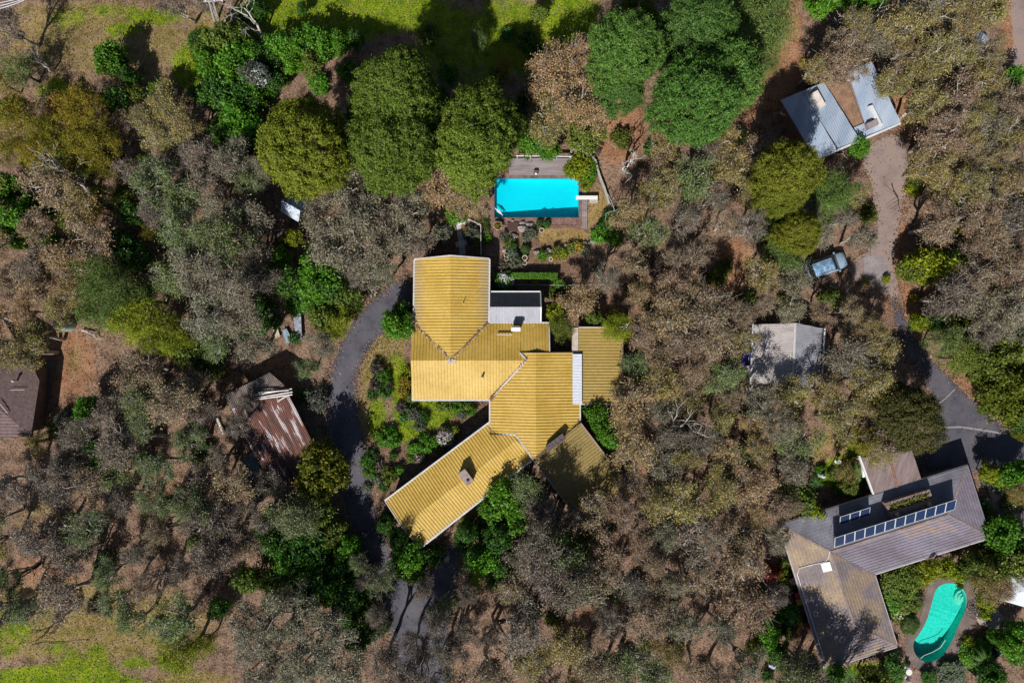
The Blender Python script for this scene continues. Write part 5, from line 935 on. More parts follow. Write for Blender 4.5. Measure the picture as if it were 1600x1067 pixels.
# green understorey between the gums
urg = random.Random(8)
for poly, n, cols in (([(160, 240), (400, 260), (420, 560), (220, 400)], 22, 'ddmd'), ([(420, 350), (540, 400), (560, 480), (420, 560)], 12, 'ddn'), ([(100, 560), (350, 570), (360, 760), (100, 780)], 12, 'dmm'), ([(1180, 280), (1380, 280), (1390, 480), (1180, 480)], 12, 'dmm'), ([(1420, 240), (1600, 240), (1600, 480), (1420, 480)], 16, 'dmym'), ([(400, 780), (600, 840), (600, 1000), (420, 920)], 22, 'ddnm'), ([(-10, 120), (260, 140), (250, 330), (-10, 330)], 18, 'wdmd'), ([(300, 60), (570, 60), (540, 150), (420, 290), (310, 200)], 22, 'nndm'), ([(580, 790), (700, 850), (640, 910), (600, 880)], 10, 'dnd'), ([(700, 800), (830, 740), (830, 900), (760, 930)], 14, 'dndm'),
                       ([(950, 150), (1200, 200), (1180, 330), (960, 330)], 8, 'dm'), ([(1460, 480), (1600, 520), (1600, 660), (1520, 620)], 14, 'mpy'), ([(1500, 850), (1600, 800), (1600, 1060), (1530, 1060)], 12, 'nmyd'), ([(1190, 900), (1290, 1060), (1180, 1060)], 8, 'ddn'), ([(640, 40), (900, 40), (880, 240), (780, 200)], 12, 'ddm'), ([(980, 380), (1180, 400), (1180, 800), (1000, 800)], 16, 'dmeu'), ([(830, 850), (1180, 830), (1160, 1060), (830, 1060)], 14, 'dme'), ([(20, 700), (400, 790), (400, 960), (20, 960)], 14, 'emk')):
    us = [p[0] for p in poly]; vs = [p[1] for p in poly]; k = 0; tr_n = 0
    while k < n and tr_n < 400:
        tr_n += 1; u, v = urg.uniform(min(us), max(us)), urg.uniform(min(vs), max(vs)); r = urg.uniform(8, 16)
        if not inside((u, v), poly) or any(inside((u, v), K_) for K_ in KEEP[:13]): continue
        plant('shrub', u, v, r, urg.choice(cols)); k += 1
# ---------------------------------------------------------------- dead trees, blossom trees, ferns
def dead_tree(u, v, R, Hh, seed, label, m=BARKW):
    x, y = S2(u, v, Hh * .5); mb = bare(seed, R, Hh); o = bpy.data.objects.new('dead_tree', wood_mesh('dead_tree', mb, m)); COL.objects.link(o); o.location = (x, y, 0); return tag(o, label, 'dead tree', 'bare dead trees')
dead_tree(105, 290, 3, 9, 1, 'bleached white dead tree on the left among brown gums'); dead_tree(60, 95, 2, 5, 2, 'small pale dead tree in the shade near the top left'); dead_tree(880, 105, 2.5, 9, 3, 'white bare branches in the gold-brown gum above the blue pool', BARK)
dead_tree(985, 255, 2.5, 8, 4, 'white-limbed bare tree right of the blue pool and its bench'); dead_tree(1030, 485, 3, 10, 5, 'pale bare branches in brown gums right of the clipped hedge'); dead_tree(1330, 70, 2.5, 9, 6, 'white bare limbs above the blue-grey roofed building')
dead_tree(1575, 225, 3, 8, 7, 'big bleached bare tree at the upper right edge'); dead_tree(1110, 500, 3, 9, 8, 'pale bare branches left of the pale roofed garage'); dead_tree(225, 690, 2.5, 9, 9, 'pale bare twigs among dusky gums left of the rusty shed', BARK)
dead_tree(290, 1000, 1.6, 4, 10, 'silvery dead bush in the yellow-olive tree at bottom left'); dead_tree(395, 45, 2, 7, 11, 'thin pale dead trunks beside the green thicket near the top'); dead_tree(1060, 685, 2.5, 10, 12, 'pale bare branches right of the shaded roof wing', BARK); dead_tree(775, 1000, 2.5, 9, 13, 'pale bare limbs right of the asphalt forecourt', BARK)
dead_tree(30, 880, 3, 9, 14, 'dark leafless tree at the lower left edge', BARKD); dead_tree(95, 960, 3, 7, 15, 'dark leafless tree above the bottom left grass', BARKD); dead_tree(310, 830, 3, 11, 16, 'dark bare-limbed tree below the dusky gums', BARKD); dead_tree(1500, 400, 2.5, 8, 17, 'pale bare limbs right of the lime green shrub by the drive'); dead_tree(1540, 300, 2.5, 8, 18, 'grey bare branches beside the far path at the right', BARK)
def log(u0, v0, u1, v1, r, label, m=BARKW, z=.25):
    rg = np.random.default_rng(int(u0 * 7 + v0)); a, b = S2(u0, v0), S2(u1, v1); mb = MB(); P_ = bent((*a, z), (*b, z), 6, .08, rg); mb.tube(P_, [r, r * .9, r * .8, r * .65, r * .5, r * .3], 6)
    for k in (2, 3, 4):
        p = np.array(P_[k]); q = p + np.array([rg.normal(0, .9), rg.normal(0, .9), rg.uniform(0, .6)]); mb.tube([tuple(p), tuple((p + q) / 2 + rg.normal(0, .08, 3)), tuple(q)], [r * .5, r * .35, .015], 4)
    return tag(mb.build('fallen_log', m), label, 'log', 'fallen logs')
log(130, 516, 162, 530, .11, 'bleached forked log on the bare patch right of the green water tank'); log(1500, 492, 1540, 484, .18, 'pale fallen trunk right of the asphalt drive bend'); log(395, 46, 430, 78, .10, 'thin pale log in the green thicket near the top'); log(50, 1008, 140, 1000, .04, 'thin grey log across the dry grass at bottom left', TWIG, z=.1)
log(835, 1060, 885, 1022, .12, 'pale log on brown litter near the bottom centre'); log(1290, 895 - 660, 1330, 250, .08, 'thin log below the blue-grey roofed building'); log(1505, 275, 1560, 240, .15, 'bleached log lying under the big bare tree at right'); log(1392, 290, 1405, 330, .06, 'dark stick on the edge of the gravel drive', BARKD)
def blossom(u, v, rpx, col, petal, n, desc, kind='shrub', hs=1.0):
    o = plant(kind, u, v, rpx, col, hs, desc=desc); AUTO.pop(); o['label'] = desc
    R = [t for t in PROTO[kind] if t[0] == o.children[0].data][0]; rg = np.random.default_rng(int(u + v)); D = unit(rg.normal(0, 1, (n, 3))); D = D[D[:, 2] > -.1]
    hz = R[3] if kind != 'shrub' else R[2] * .6; vz = R[2] * (.78 if kind == 'shrub' else .9)
    me = leaf_mesh('blossom', D * (R[2], R[2], vz) * (rg.uniform(.92, 1.12, (len(D), 1)) if kind == 'shrub' else rg.uniform(.35, 1.2, (len(D), 1))) + (0, 0, hz), D + (0, 0, .5), .24, .20, .5, PETAL, rg); c = bpy.data.objects.new('blossom', me); COL.objects.link(c); c.parent = o; c.color = (*petal, 1); return o
blossom(403, 118, 18, 's', (.80, .80, .82), 3200, 'white blossoming tree in the green thicket near the top', 'broad', 1.5); blossom(696, 683, 13, 'm', (.62, .52, .56), 520, 'pinkish-white flowering bush beside the south-west wing'); blossom(655, 716, 9, 'm', (.55, .34, .50), 260, 'pink flowering bush beside the south-west wing')
blossom(728, 637, 7, 'n', (.62, .36, .16), 150, 'orange flowering bush below the yellow cross wing'); blossom(790, 438, 13, 'n', (.72, .74, .68), 420, 'white flowering bush in the corner by the yellow roof'); blossom(580, 455, 10, 'm', (.60, .40, .44), 220, 'pink flowering bush at the top of the driveway'); blossom(1400, 945, 26, 'm', (.62, .64, .45), 700, 'cream flowering bush left of the turquoise pool', 'broad', .35)
blossom(1580, 790, 12, 'm', (.66, .56, .36), 200, 'cream flowering shrub on the terrace at the right edge'); blossom(1545, 1045, 13, 'd', (.72, .74, .70), 160, 'dark shrub with white flowers at the bottom right'); blossom(1540, 788, 9, 'n', (.72, .72, .68), 70, 'green shrub with a few white flowers right of the tiled hip'); blossom(1378, 775, 0.1 + 9, 'y', (.6, .5, .1), 120, 'yellow-green plant at the left end of the roof planter')
def fern(u, v, r, n, col, label, name='tree_fern', hgt=2.0, cat='tree fern'):
    x, y = S2(u, v, hgt); t = thing(name, (x, y, 0), label, cat); rg = np.random.default_rng(int(u)); mb = MB(); mb.tube([(x, y, -.1), (x, y, hgt)], [.16, .12], 7); mb.build('trunk', BARKD, t)
    for k in range(n):
        w = 2 * math.pi * k / n + rg.uniform(-.2, .2); L = r * rg.uniform(.8, 1.1); mb = MB(); seg = 9; pts = []
        for i in range(seg + 1):
            s_ = i / seg; d = L * s_; pts.append((x + d * math.cos(w), y + d * math.sin(w), hgt + .5 * L * s_ - .75 * L * s_ * s_))
        for i in range(seg):
            p, q = Vector(pts[i]), Vector(pts[i + 1]); sd = Vector((-math.sin(w), math.cos(w), -.25)); wd = .34 * r * math.sin(math.pi * (.12 + .85 * (i + .5) / seg)) * .6
            for sg in (1, -1):
                e = (p + q) / 2 + Vector((sd.x * sg, sd.y * sg, sd.z)) * wd + (q - p) * .8; mb.add([p, q, e], [(0, 1, 2) if sg > 0 else (1, 0, 2)])
        o = mb.build('frond', LEAFG, t); o.color = (*col, 1)
fern(57, 690, 1.9, 9, (.22, .20, .015), 'yellow-green tree fern below the tiled roof at left'); fern(1340, 738, 1.3, 11, (.10, .17, .04), 'green spiky palm on the lawn left of the carport', 'palm', 1.6, 'palm'); fern(1275, 755, 1.1, 10, (.05, .12, .02), 'dark green fern at the lawn edge left of the statue', 'fern', .7, 'fern'); fern(540 + 1000, 1032, 1.4, 12, (.09, .17, .03), 'green palm below the glass balustrade', 'palm', 2.2, 'palm'); fern(1330, 1058, 1.5, 12, (.07, .14, .02), 'dark palm below the tiled house at the bottom', 'palm', 2.4, 'palm')
# plants growing in the roof planter
for k in range(9):
    a = 84 + 6.6 * k; x, y = LL(a, 21); t = thing('flax_plant', (x, y, 3.45), ['first', 'second', 'third', 'fourth', 'fifth', 'sixth', 'seventh', 'eighth', 'ninth'][k] + ' spiky yellow-green plant from the right in the roof planter', 'plant', 'plants in the roof planter'); rg = np.random.default_rng(k); mb = MB()
    for i in range(34):
        w, el, L = rg.uniform(0, 6.28), rg.uniform(.3, 1.2), rg.uniform(.35, .75); d = Vector((math.cos(w) * math.cos(el), math.sin(w) * math.cos(el), math.sin(el))); s_ = Vector((-math.sin(w), math.cos(w), 0)) * .045; p = Vector((x, y, 3.45)) + Vector((rg.normal(0, .12), rg.normal(0, .1), 0)); m_ = p + d * L * .6; e = p + d * L - Vector((0, 0, .15)); mb.add([p - s_, p + s_, m_ + s_, m_ - s_, e], [(0, 1, 2, 3), (3, 2, 4)])
    o = mb.build('leaves', LEAFG, t); o.color = (.20, .20, .05, 1)
# ---------------------------------------------------------------- hedge
hd = thing('clipped_hedge', (*S2(836, 431), 0), 'long bright green clipped box hedge above the grey lean-to roof', 'hedge'); hx0, hy0 = S2(801, 436, 1.1); hx1, hy1 = S2(871, 426, 1.1); rg = np.random.default_rng(4)
n = 5200; C_ = np.stack([rg.uniform(hx0, hx1, n), rg.uniform(hy0, hy1, n), rg.uniform(.1, 1.15, n)], 1); C_[: n // 2, 2] = 1.1 + rg.normal(0, .035, n // 2)
me = leaf_mesh('foliage', C_ - np.array(hd['_base']), np.tile((0, 0, .8), (n, 1)), .12, .08, .6, LEAFG, rg); o = bpy.data.objects.new('foliage', me); COL.objects.link(o); o.parent = hd; o.color = (.105, .26, .02, 1); MB().box(((hx0 + hx1) / 2, (hy0 + hy1) / 2, .5), (hx1 - hx0 - .15, hy1 - hy0 - .15, 1.0)).build('inner_branches', flat('hedge_inner', (.02, .04, .01), .95), hd)
# ---------------------------------------------------------------- poolside
dk = thing('timber_deck', (*S2(842, 259), 0), 'weathered mauve-grey timber deck above the blue pool', 'deck'); DECK = mat('weathered_deck', [(0.3, (.21, .175, .18)), (0.5, (.30, .255, .26)), (0.7, (.37, .32, .325))], 1.2, .85, stretch=(6, .5, 1), fine=.2, fine_scale=6)
xa, ya = S2(795, 273.5, .25); xb, yb = S2(891, 249, .25); yy = ya; k = 0; mb = MB()
while yy < yb: mb.box(((xa + xb) / 2 + (k % 3) * .02, yy + .065, .2), (xb - xa, .125, .05)); yy += .142; k += 1
tag(mb.build('planks', DECK, dk), kind='stuff'); MB().box(((xa + xb) / 2, (ya + yb) / 2, .07), (xb - xa - .1, yb - ya - .1, .13)).build('bearers', DARK, dk); mb = MB(); mb.tube([(*S2(806, 247), .95), (*S2(892, 248.5), .95)], .07, 4)
for q in range(5): mb.box((*S2(808 + 20.5 * q, 247.5), .45), (.09, .09, .9))
mb.build('handrail', flat('rail_grey', (.55, .54, .55), .7), dk); MB().box((*S2(851, 247), .75), (6.0, .03, .4)).build('rail_panel', flat('rail_panel', (.35, .35, .37), .6), dk)
ww = thing('timber_walkway', (*S2(914, 320), 0), 'narrow grey timber walkway along the right end of the blue pool', 'walkway'); xa, ya = S2(909.5, 357, .1); xb, yb = S2(917.5, 283, .1)
for j in range(3): MB().box((xa + (j + .5) * (xb - xa) / 3, (ya + yb) / 2, .10), ((xb - xa) / 3 - .02, yb - ya, .06)).build('plank', DECK, ww)
db = thing('diving_board', (*S2(920, 311), 0), 'white diving board on a block at the right end of the blue pool', 'diving board'); x, y = S2(917, 309, .6); MB().box((x, y, .58), (2.35, .42, .06)).build('board', flat('board_white', (.80, .78, .76), .6, var=.03), db); MB().box((x + .75, y - .12, .27), (.9, .75, .5)).build('base', flat('plinth_grey', (.45, .40, .38), .8), db); MB().box((x + .1, y, .54), (.2, .5, .05)).build('fulcrum', DARK, db)
pb = thing('pump_box', (*S2(837, 270), 0), 'small brown pump box with a white cap on the pool deck', 'box'); MB().box((*S2(837, 269.5, .5), .42), (.45, .4, .4)).build('cabinet', flat('brown_box', (.14, .10, .09), .8), pb); MB().lathe((*S2(837.5, 272, .5), .6), [(.12, 0), (.14, .06), (.06, .14)], 10).build('cap', WHITE, pb)
ge = thing('curved_garden_wall', (*S2(925, 255), 0), 'thin curved pale wall round the lime shrubs by the pool', 'wall'); pts = [(892, 248), (893, 234), (904, 233), (915, 238), (925, 245), (931, 252), (934, 265), (939, 280), (944, 292), (949, 308), (952, 318)]; mb = MB()
for a, b in zip(pts[:-1], pts[1:]): strip(mb, (*S2(*a, .5), .5), (*S2(*b, .5), .5), .2, .5)
mb.build('coping', mat('pale_stone', [(.36, .33, .29), (.50, .47, .42)], 3, .9), ge)
bn = thing('garden_bench', (*S2(931, 232), 0), 'dark slatted timber bench in shade above the curved wall', 'bench'); a_ = -.45; q = S2(931, 232, .45); WD = flat('dark_timber', (.075, .045, .035), .8)
for j in range(5): MB().box((q[0] + .13 * j * math.sin(a_), q[1] - .13 * j * math.cos(a_), .45), (1.4, .09, .04), a_).build('slat', WD, bn)
for j in range(3): MB().box((q[0] - .12 * math.sin(a_), q[1] + .12 * math.cos(a_), .62 + .14 * j), (1.4, .03, .09), a_).build('back_slat', WD, bn)
for s_ in (-1, 1):
    for w in (0, .5): MB().box((q[0] + s_ * .6 * math.cos(a_) + w * math.sin(a_), q[1] + s_ * .6 * math.sin(a_) - w * math.cos(a_), .22), (.07, .07, .44), a_).build('leg', WD, bn)
def frame(u0, v0, u1, v1, hh, m, name, label, cat):
    t = thing(name, (*S2((u0 + u1) / 2, (v0 + v1) / 2), 0), label, cat); c = [S2(u0, v0, hh), S2(u1, v0, hh), S2(u1, v1, hh), S2(u0, v1, hh)]
    for k in range(4): MB().tube([(*c[k], hh), (*c[(k + 1) % 4], hh)], .04, 5).build('rail', m, t); MB().tube([(*c[k], 0), (*c[k], hh)], .04, 5).build('leg', m, t)
frame(967.5, 314, 978, 329, 1.6, flat('pale_green_metal', (.30, .40, .36), .5), 'play_frame', 'pale green metal frame in shade right of the diving board', 'frame')
def fence(pts, hh, label, m, name='picket_fence'):
    t = thing(name, (*S2(*pts[0]), 0), label, 'fence'); w = [S2(*p) for p in pts]
    for a, b in zip(w[:-1], w[1:]):
        for z in (hh, hh * .3): MB().tube([(*a, z), (*b, z)], .035, 4).build('rail', m, t)
        d = math.dist(a, b); k = int(d / .9)
        for i in range(k + 1): MB().box((a[0] + (b[0] - a[0]) * i / max(1, k), a[1] + (b[1] - a[1]) * i / max(1, k), hh / 2), (.06, .06, hh)).build('post', m, t)
fence([(947, 306), (953, 318), (958, 332), (945, 336), (944, 347)], 1.1, 'thin pale pool fence below the curved wall', flat('fence_grey', (.38, .40, .42), .6)); fence([(719, 340), (735, 346), (752, 354), (752, 400)], 1.0, 'white timber fence left of the pool terrace', BOARD); fence([(802, 446), (842, 446), (880, 447), (925, 446)], .9, 'low wire fence just below the clipped hedge', flat('fence_wire', (.22, .25, .26), .6))
gl = thing('glass_balustrade', (*S2(1555, 1030), 0), 'dark glass balustrade below the patio at lower right', 'balustrade'); a, b = S2(1523, 1056, 1), S2(1578, 1008, 1); GLS = mat('tinted_glass', [(.04, .055, .06), (.06, .08, .085)], 2, .08, spec=.8); d = Vector(b) - Vector(a); n4 = 4
for k in range(n4):
    p, q = Vector(a) + d * (k + .03) / n4, Vector(a) + d * (k + .97) / n4; nn = Vector((-d.y, d.x)).normalized() * .35; MB().add([(p.x, p.y, 1.1), (q.x, q.y, 1.1), (q.x + nn.x, q.y + nn.y, .05), (p.x + nn.x, p.y + nn.y, .05), (p.x + .02, p.y + .02, 1.1), (q.x + .02, q.y + .02, 1.1), (q.x + nn.x + .02, q.y + nn.y + .02, .05), (p.x + nn.x + .02, p.y + nn.y + .02, .05)], [(0, 1, 2, 3), (7, 6, 5, 4), (0, 4, 5, 1), (2, 6, 7, 3), (1, 5, 6, 2), (3, 7, 4, 0)]).build('pane', GLS, gl)
mb = MB(); mb.tube([(*a, 1.14), (*b, 1.14)], .035, 5); mb.build('handrail', flat('rail_silver', (.5, .52, .54), .4), gl)
sl = thing('shade_sail', (*S2(1590, 925, 2.6), 0), 'pale blue-white peaked shade canopy at the right edge', 'canopy'); cs_ = [(1562, 937, 2.3), (1580, 900, 2.4), (1640, 905, 2.4), (1625, 955, 2.3)]; ct = (1604, 922, 3.1)
for k in range(4): MB().add([S(*cs_[k]), S(*cs_[(k + 1) % 4]), S(*ct), tuple(np.array(S(*cs_[k])) - (0, 0, .02)), tuple(np.array(S(*cs_[(k + 1) % 4])) - (0, 0, .02)), tuple(np.array(S(*ct)) - (0, 0, .02))], [(0, 1, 2), (5, 4, 3), (0, 3, 4, 1)]).build('canopy_panel', flat('canopy_fabric', (.60, .64, .70), .6, var=.06), sl); MB().tube([(*S2(*cs_[k][:2], 2.3), 0), (*S2(*cs_[k][:2], 2.3), 2.3)], .05, 6).build('pole', WHITE, sl)
# ---------------------------------------------------------------- pots, rocks and small garden things
POTC = flat('cream_pot', (.62, .55, .43), .7); SOIL = flat('pot_soil', (.06, .04, .03), .95)
def pot(u, v, r, label, m=POTC, plantcol=None):
    x, y = S2(u, v, .5); t = thing('garden_pot', (x, y, 0), label, 'pot', 'cream garden pots'); MB().lathe((x, y, 0), [(r * .65, 0), (r * .9, .35), (r, .5), (r, .56), (r * .78, .56), (r * .76, .47)], 16).build('bowl', m, t); MB().lathe((x, y, .40), [(r * .78, 0), (r * .78, .08)], 12).build('soil', SOIL, t)
    if plantcol:
        rg = np.random.default_rng(int(u)); D = rg.normal(0, 1, (160, 3)) * (r * .55, r * .55, .15) + (0, 0, .68); me = leaf_mesh('plant', D, np.tile((0, 0, .5), (160, 1)), .16, .09, .8, LEAFG, rg); o = bpy.data.objects.new('plant', me); COL.objects.link(o); o.parent = t; o.color = (*plantcol, 1)
pot(846.5, 360, .27, 'cream pot below the pair of topiary balls by the pool'); pot(820, 403, .30, 'larger empty cream pot among the rounded shrubs'); pot(820, 411, .25, 'smaller cream pot just below the larger empty pot'); pot(791, 398.5, .26, 'upper cream pot at the left of the rounded shrubs'); pot(791, 404.5, .24, 'lower cream pot at the left of the rounded shrubs'); pot(860.7, 405, .22, 'small white pot beside the yellow shrubs', WHITE); pot(778, 353, .5, 'wide tan pot with a yellow-green plant near the pool corner', flat('tan_pot', (.50, .37, .22), .8), (.22, .20, .02)); pot(747, 345, .4, 'round terracotta pot beside the white fence', flat('terracotta', (.36, .17, .10), .8), (.08, .10, .02)); pot(763.5, 826, .32, 'round grey stone pot below the clipped ball by the forecourt', flat('stone_grey', (.36, .33, .34), .9)); pot(764, 787, .17, 'small white pot beside the south-west wing eaves', WHITE)
ROCK = mat('pale_rock', [(0.3, (.17, .14, .125)), (0.5, (.29, .25, .23)), (0.7, (.40, .36, .34))], 2.2, .95, .4, fine=.2)
def rock(u, v, sx, sy, sz, seed, label): mb = MB(); mb.blob((*S2(u, v, sz * .5), sz * .25), (sx, sy, sz), seed); tag(mb.build('boulder', ROCK), label, 'boulder', 'garden boulders')
rock(817, 357, .62, .45, .4, 1, 'largest pale boulder near the middle of the pool garden'); rock(827.5, 350, .55, .26, .25, 2, 'flat slab boulder just below the pool coping'); rock(816, 348.5, .34, .26, .25, 3, 'small boulder left of the flat slab boulder'); rock(803, 369, .5, .36, .35, 4, 'pale boulder above the round topiary shrub'); rock(839, 394, .42, .26, .35, 5, 'leaning boulder left of the bright green garden shrub'); rock(857, 391, .36, .34, .4, 6, 'rounded boulder right of the bright green garden shrub'); rock(928, 377, .44, .35, .4, 7, 'pale boulder at the right end of the stone border'); rock(801, 345, .2, .16, .2, 8, 'little tan stone on the pool paving'); rock(788, 391, .28, .26, .3, 9, 'white boulder left of the rounded shrubs')
for k in range(9): rock(884 + 5.0 * k, 383 - .6 * k + (k % 2) * 1.6, .24, .2, .26, 20 + k, ['first', 'second', 'third', 'fourth', 'fifth', 'sixth', 'seventh', 'eighth', 'ninth'][k] + ' stone from the left in the border below the dry lawn')
wb = thing('garden_bed_box', (*S2(802, 353), 0), 'square dark planting bed beside the largest boulder', 'garden bed'); x, y = S2(802, 354, .15); MB().box((x, y, .08), (1.25, 1.0, .16)).build('soil', flat('dark_soil', (.075, .045, .035), .95), wb)
cl = thing('clothes_airer', (*S2(720, 381), 0), 'white wire clothes airer in the shade above the yellow roof', 'airer'); p0, p1 = S2(713, 383, .9), S2(728, 379, .9); dd = Vector(p1) - Vector(p0); nn = Vector((-dd.y, dd.x)).normalized() * .5
mb = MB()
for k in range(6): q = nn * (k / 5 - .5); mb.tube([(p0[0] + q.x, p0[1] + q.y, .9), (p1[0] + q.x, p1[1] + q.y, .9)], .02, 4)
for p in (p0, p1): mb.tube([(p[0] - nn.x / 2, p[1] - nn.y / 2, .9), (p[0] + nn.x / 2, p[1] + nn.y / 2, .9)], .025, 4); mb.tube([(p[0], p[1], 0), (p[0], p[1], .9)], .025, 4)
mb.build('frame', WHITE, cl)
tb = thing('garden_table', (*S2(721, 347), 0), 'small white garden table at the top of the shaded path', 'table'); MB().box((*S2(721, 347, .7), .7), (.9, .5, .05), .3).build('table_top', WHITE, tb)
for dx, dy in ((-.35, -.15), (.35, -.15), (-.35, .15), (.35, .15)): q = S2(721, 347, .7); MB().box((q[0] + dx, q[1] + dy, .34), (.05, .05, .68)).build('leg', WHITE, tb)
struct('white_path', sheet(rough_poly([S2(u, v) for u, v in ((713, 346), (719, 345), (724, 372), (728, 402), (718, 402), (715, 370))], .4, .05, 3), .014), mat('pale_path', [(.42, .41, .42), (.58, .57, .58)], 2, .9, fine=.15))
st = thing('garden_statue', (*S2(1285, 741), 0), 'pale grey-blue statue on the small lawn left of the carport', 'statue'); x, y = S2(1285, 743, .8); SM = flat('statue_stone', (.45, .50, .52), .8); MB().lathe((x, y, 0), [(.36, 0), (.36, .15), (.26, .2), (.24, .4), (.30, .45)], 12).build('pedestal', SM, st); MB().lathe((x, y, .45), [(.22, 0), (.26, .15), (.20, .40), (.25, .62), (.12, .74), (.07, .78), (.13, .88), (.10, .99), (.02, 1.03)], 12).build('figure', SM, st)
bf = thing('bird_bath', (*S2(1311, 722), 0), 'small white bird bath on the dry grass left of the carport', 'bird bath'); x, y = S2(1311, 722, .7); MB().lathe((x, y, 0), [(.2, 0), (.2, .06), (.08, .12), (.07, .6)], 12).build('stem', WHITE, bf); MB().lathe((x, y, .6), [(.1, 0), (.24, .1), (.24, .14), (.19, .11), (.02, .08)], 14).build('bowl', WHITE, bf)
ot = thing('outdoor_table', (*S2(1421, 1050), 0), 'round white table with two chairs below the turquoise pool', 'table'); x, y = S2(1420.5, 1050, .75); MB().lathe((x, y, .70), [(.32, 0), (.34, .02), (.34, .05)], 18).build('table_top', flat('white_top', (.72, .70, .66), .6), ot); MB().lathe((x, y, 0), [(.2, 0), (.05, .05), (.04, .70)], 8).build('leg', WHITE, ot)
for k, (u, v, w) in enumerate(((1417, 1043, 'upper'), (1417.5, 1059, 'lower'))):
    t = thing('garden_chair', (*S2(u, v), 0), f'white garden chair at the {w} side of the round table', 'chair', 'white garden chairs'); x, y = S2(u, v, .45); MB().box((x, y, .44), (.4, .4, .04)).build('seat', WHITE, t); MB().box((x, y + (.2 if k == 0 else -.2), .68), (.4, .04, .46)).build('backrest', WHITE, t)
    for dx in (-.17, .17):
        for dy in (-.17, .17): MB().box((x + dx, y + dy, .21), (.04, .04, .42)).build('leg', WHITE, t)
gz = thing('round_daybed', (*S2(1523, 958), 0), 'dark round wire table on the paving right of the turquoise pool', 'table'); x, y = S2(1523, 958, .7); mb = MB(); [mb.tube([(x + r * math.cos(w), y + r * math.sin(w), .7) for w in np.linspace(0, 6.283, 17)], .03, 4) for r in (.62, .4, .15)]; [mb.tube([(x, y, .7), (x + .62 * math.cos(w), y + .62 * math.sin(w), .7), (x + .62 * math.cos(w), y + .62 * math.sin(w), 0)], .025, 4) for w in np.linspace(0, 6.283, 9)[:-1]]; mb.build('frame', flat('wrought_iron', (.03, .025, .022), .6), gz)
# wheelie bins and odds beside the tiled house
def bin_(u, v, lid, label):
    t = thing('wheelie_bin', (*S2(u, v), 0), label, 'bin', 'bins beside the tiled house'); x, y = S2(u, v, .9); MB().box((x, y, .48), (.5, .55, .9), .3, 1.1).build('body', flat('bin_green', (.02, .05, .03), .6), t); MB().box((x, y + .02, .97), (.58, .64, .08), .3).build('lid', lid, t)
    for s_ in (-.2, .2): MB().lathe((x + s_, y - .28, .02), [(.02, 0), (.1, .02), (.1, .2), (.02, .22)], 8).build('wheel', DARK, t)
bin_(1248.5, 940, flat('yellow_lid', (.80, .62, .01), .5, var=.03), 'wheelie bin with bright yellow lid beside the tiled house'); bin_(1246, 930, flat('red_lid', (.50, .06, .08), .5), 'wheelie bin with red lid just above the yellow one'); bin_(1238, 908, flat('salmon_lid', (.55, .26, .22), .6), 'bin with salmon pink lid at the top of the row')
kb = thing('kettle_barbecue', (*S2(1259, 987), 0), 'round dark blue kettle barbecue beside the tiled house', 'barbecue'); x, y = S2(1258, 987, .9); MB().lathe((x, y, .55), [(.05, 0), (.25, .1), (.30, .26), (.30, .30), (.24, .48), (.05, .56)], 14).build('bowl', flat('blue_enamel', (.02, .05, .12), .3), kb); [MB().tube([(x + .1 * math.cos(w), y + .1 * math.sin(w), .6), (x + .28 * math.cos(w), y + .28 * math.sin(w), 0)], .02, 4).build('leg', DARK, kb) for w in (0, 2.1, 4.2)]
blossom(1261, 976, 6, 'm', (.62, .06, .10), 120, 'red flowering plant above the kettle barbecue'); blossom(1398, 1002, 6, 'd', (.60, .04, .12), 110, 'crimson flowering plant at the lower right roof corner')
for u, v, w in ((1218, 1025, 'upper'), (1208, 1040, 'lower')): mb = MB(); mb.blob((*S2(u, v, .5), .35), (.42, .36, .3), int(u), rough=.25); tag(mb.build('tarpaulin_bundle', mat('tarp_' + w, [(.20, .30, .48), (.50, .55, .62)], 3, .5)), f'{w} pale blue tarpaulin bundle in the shade left of the tiled house', 'tarpaulin')
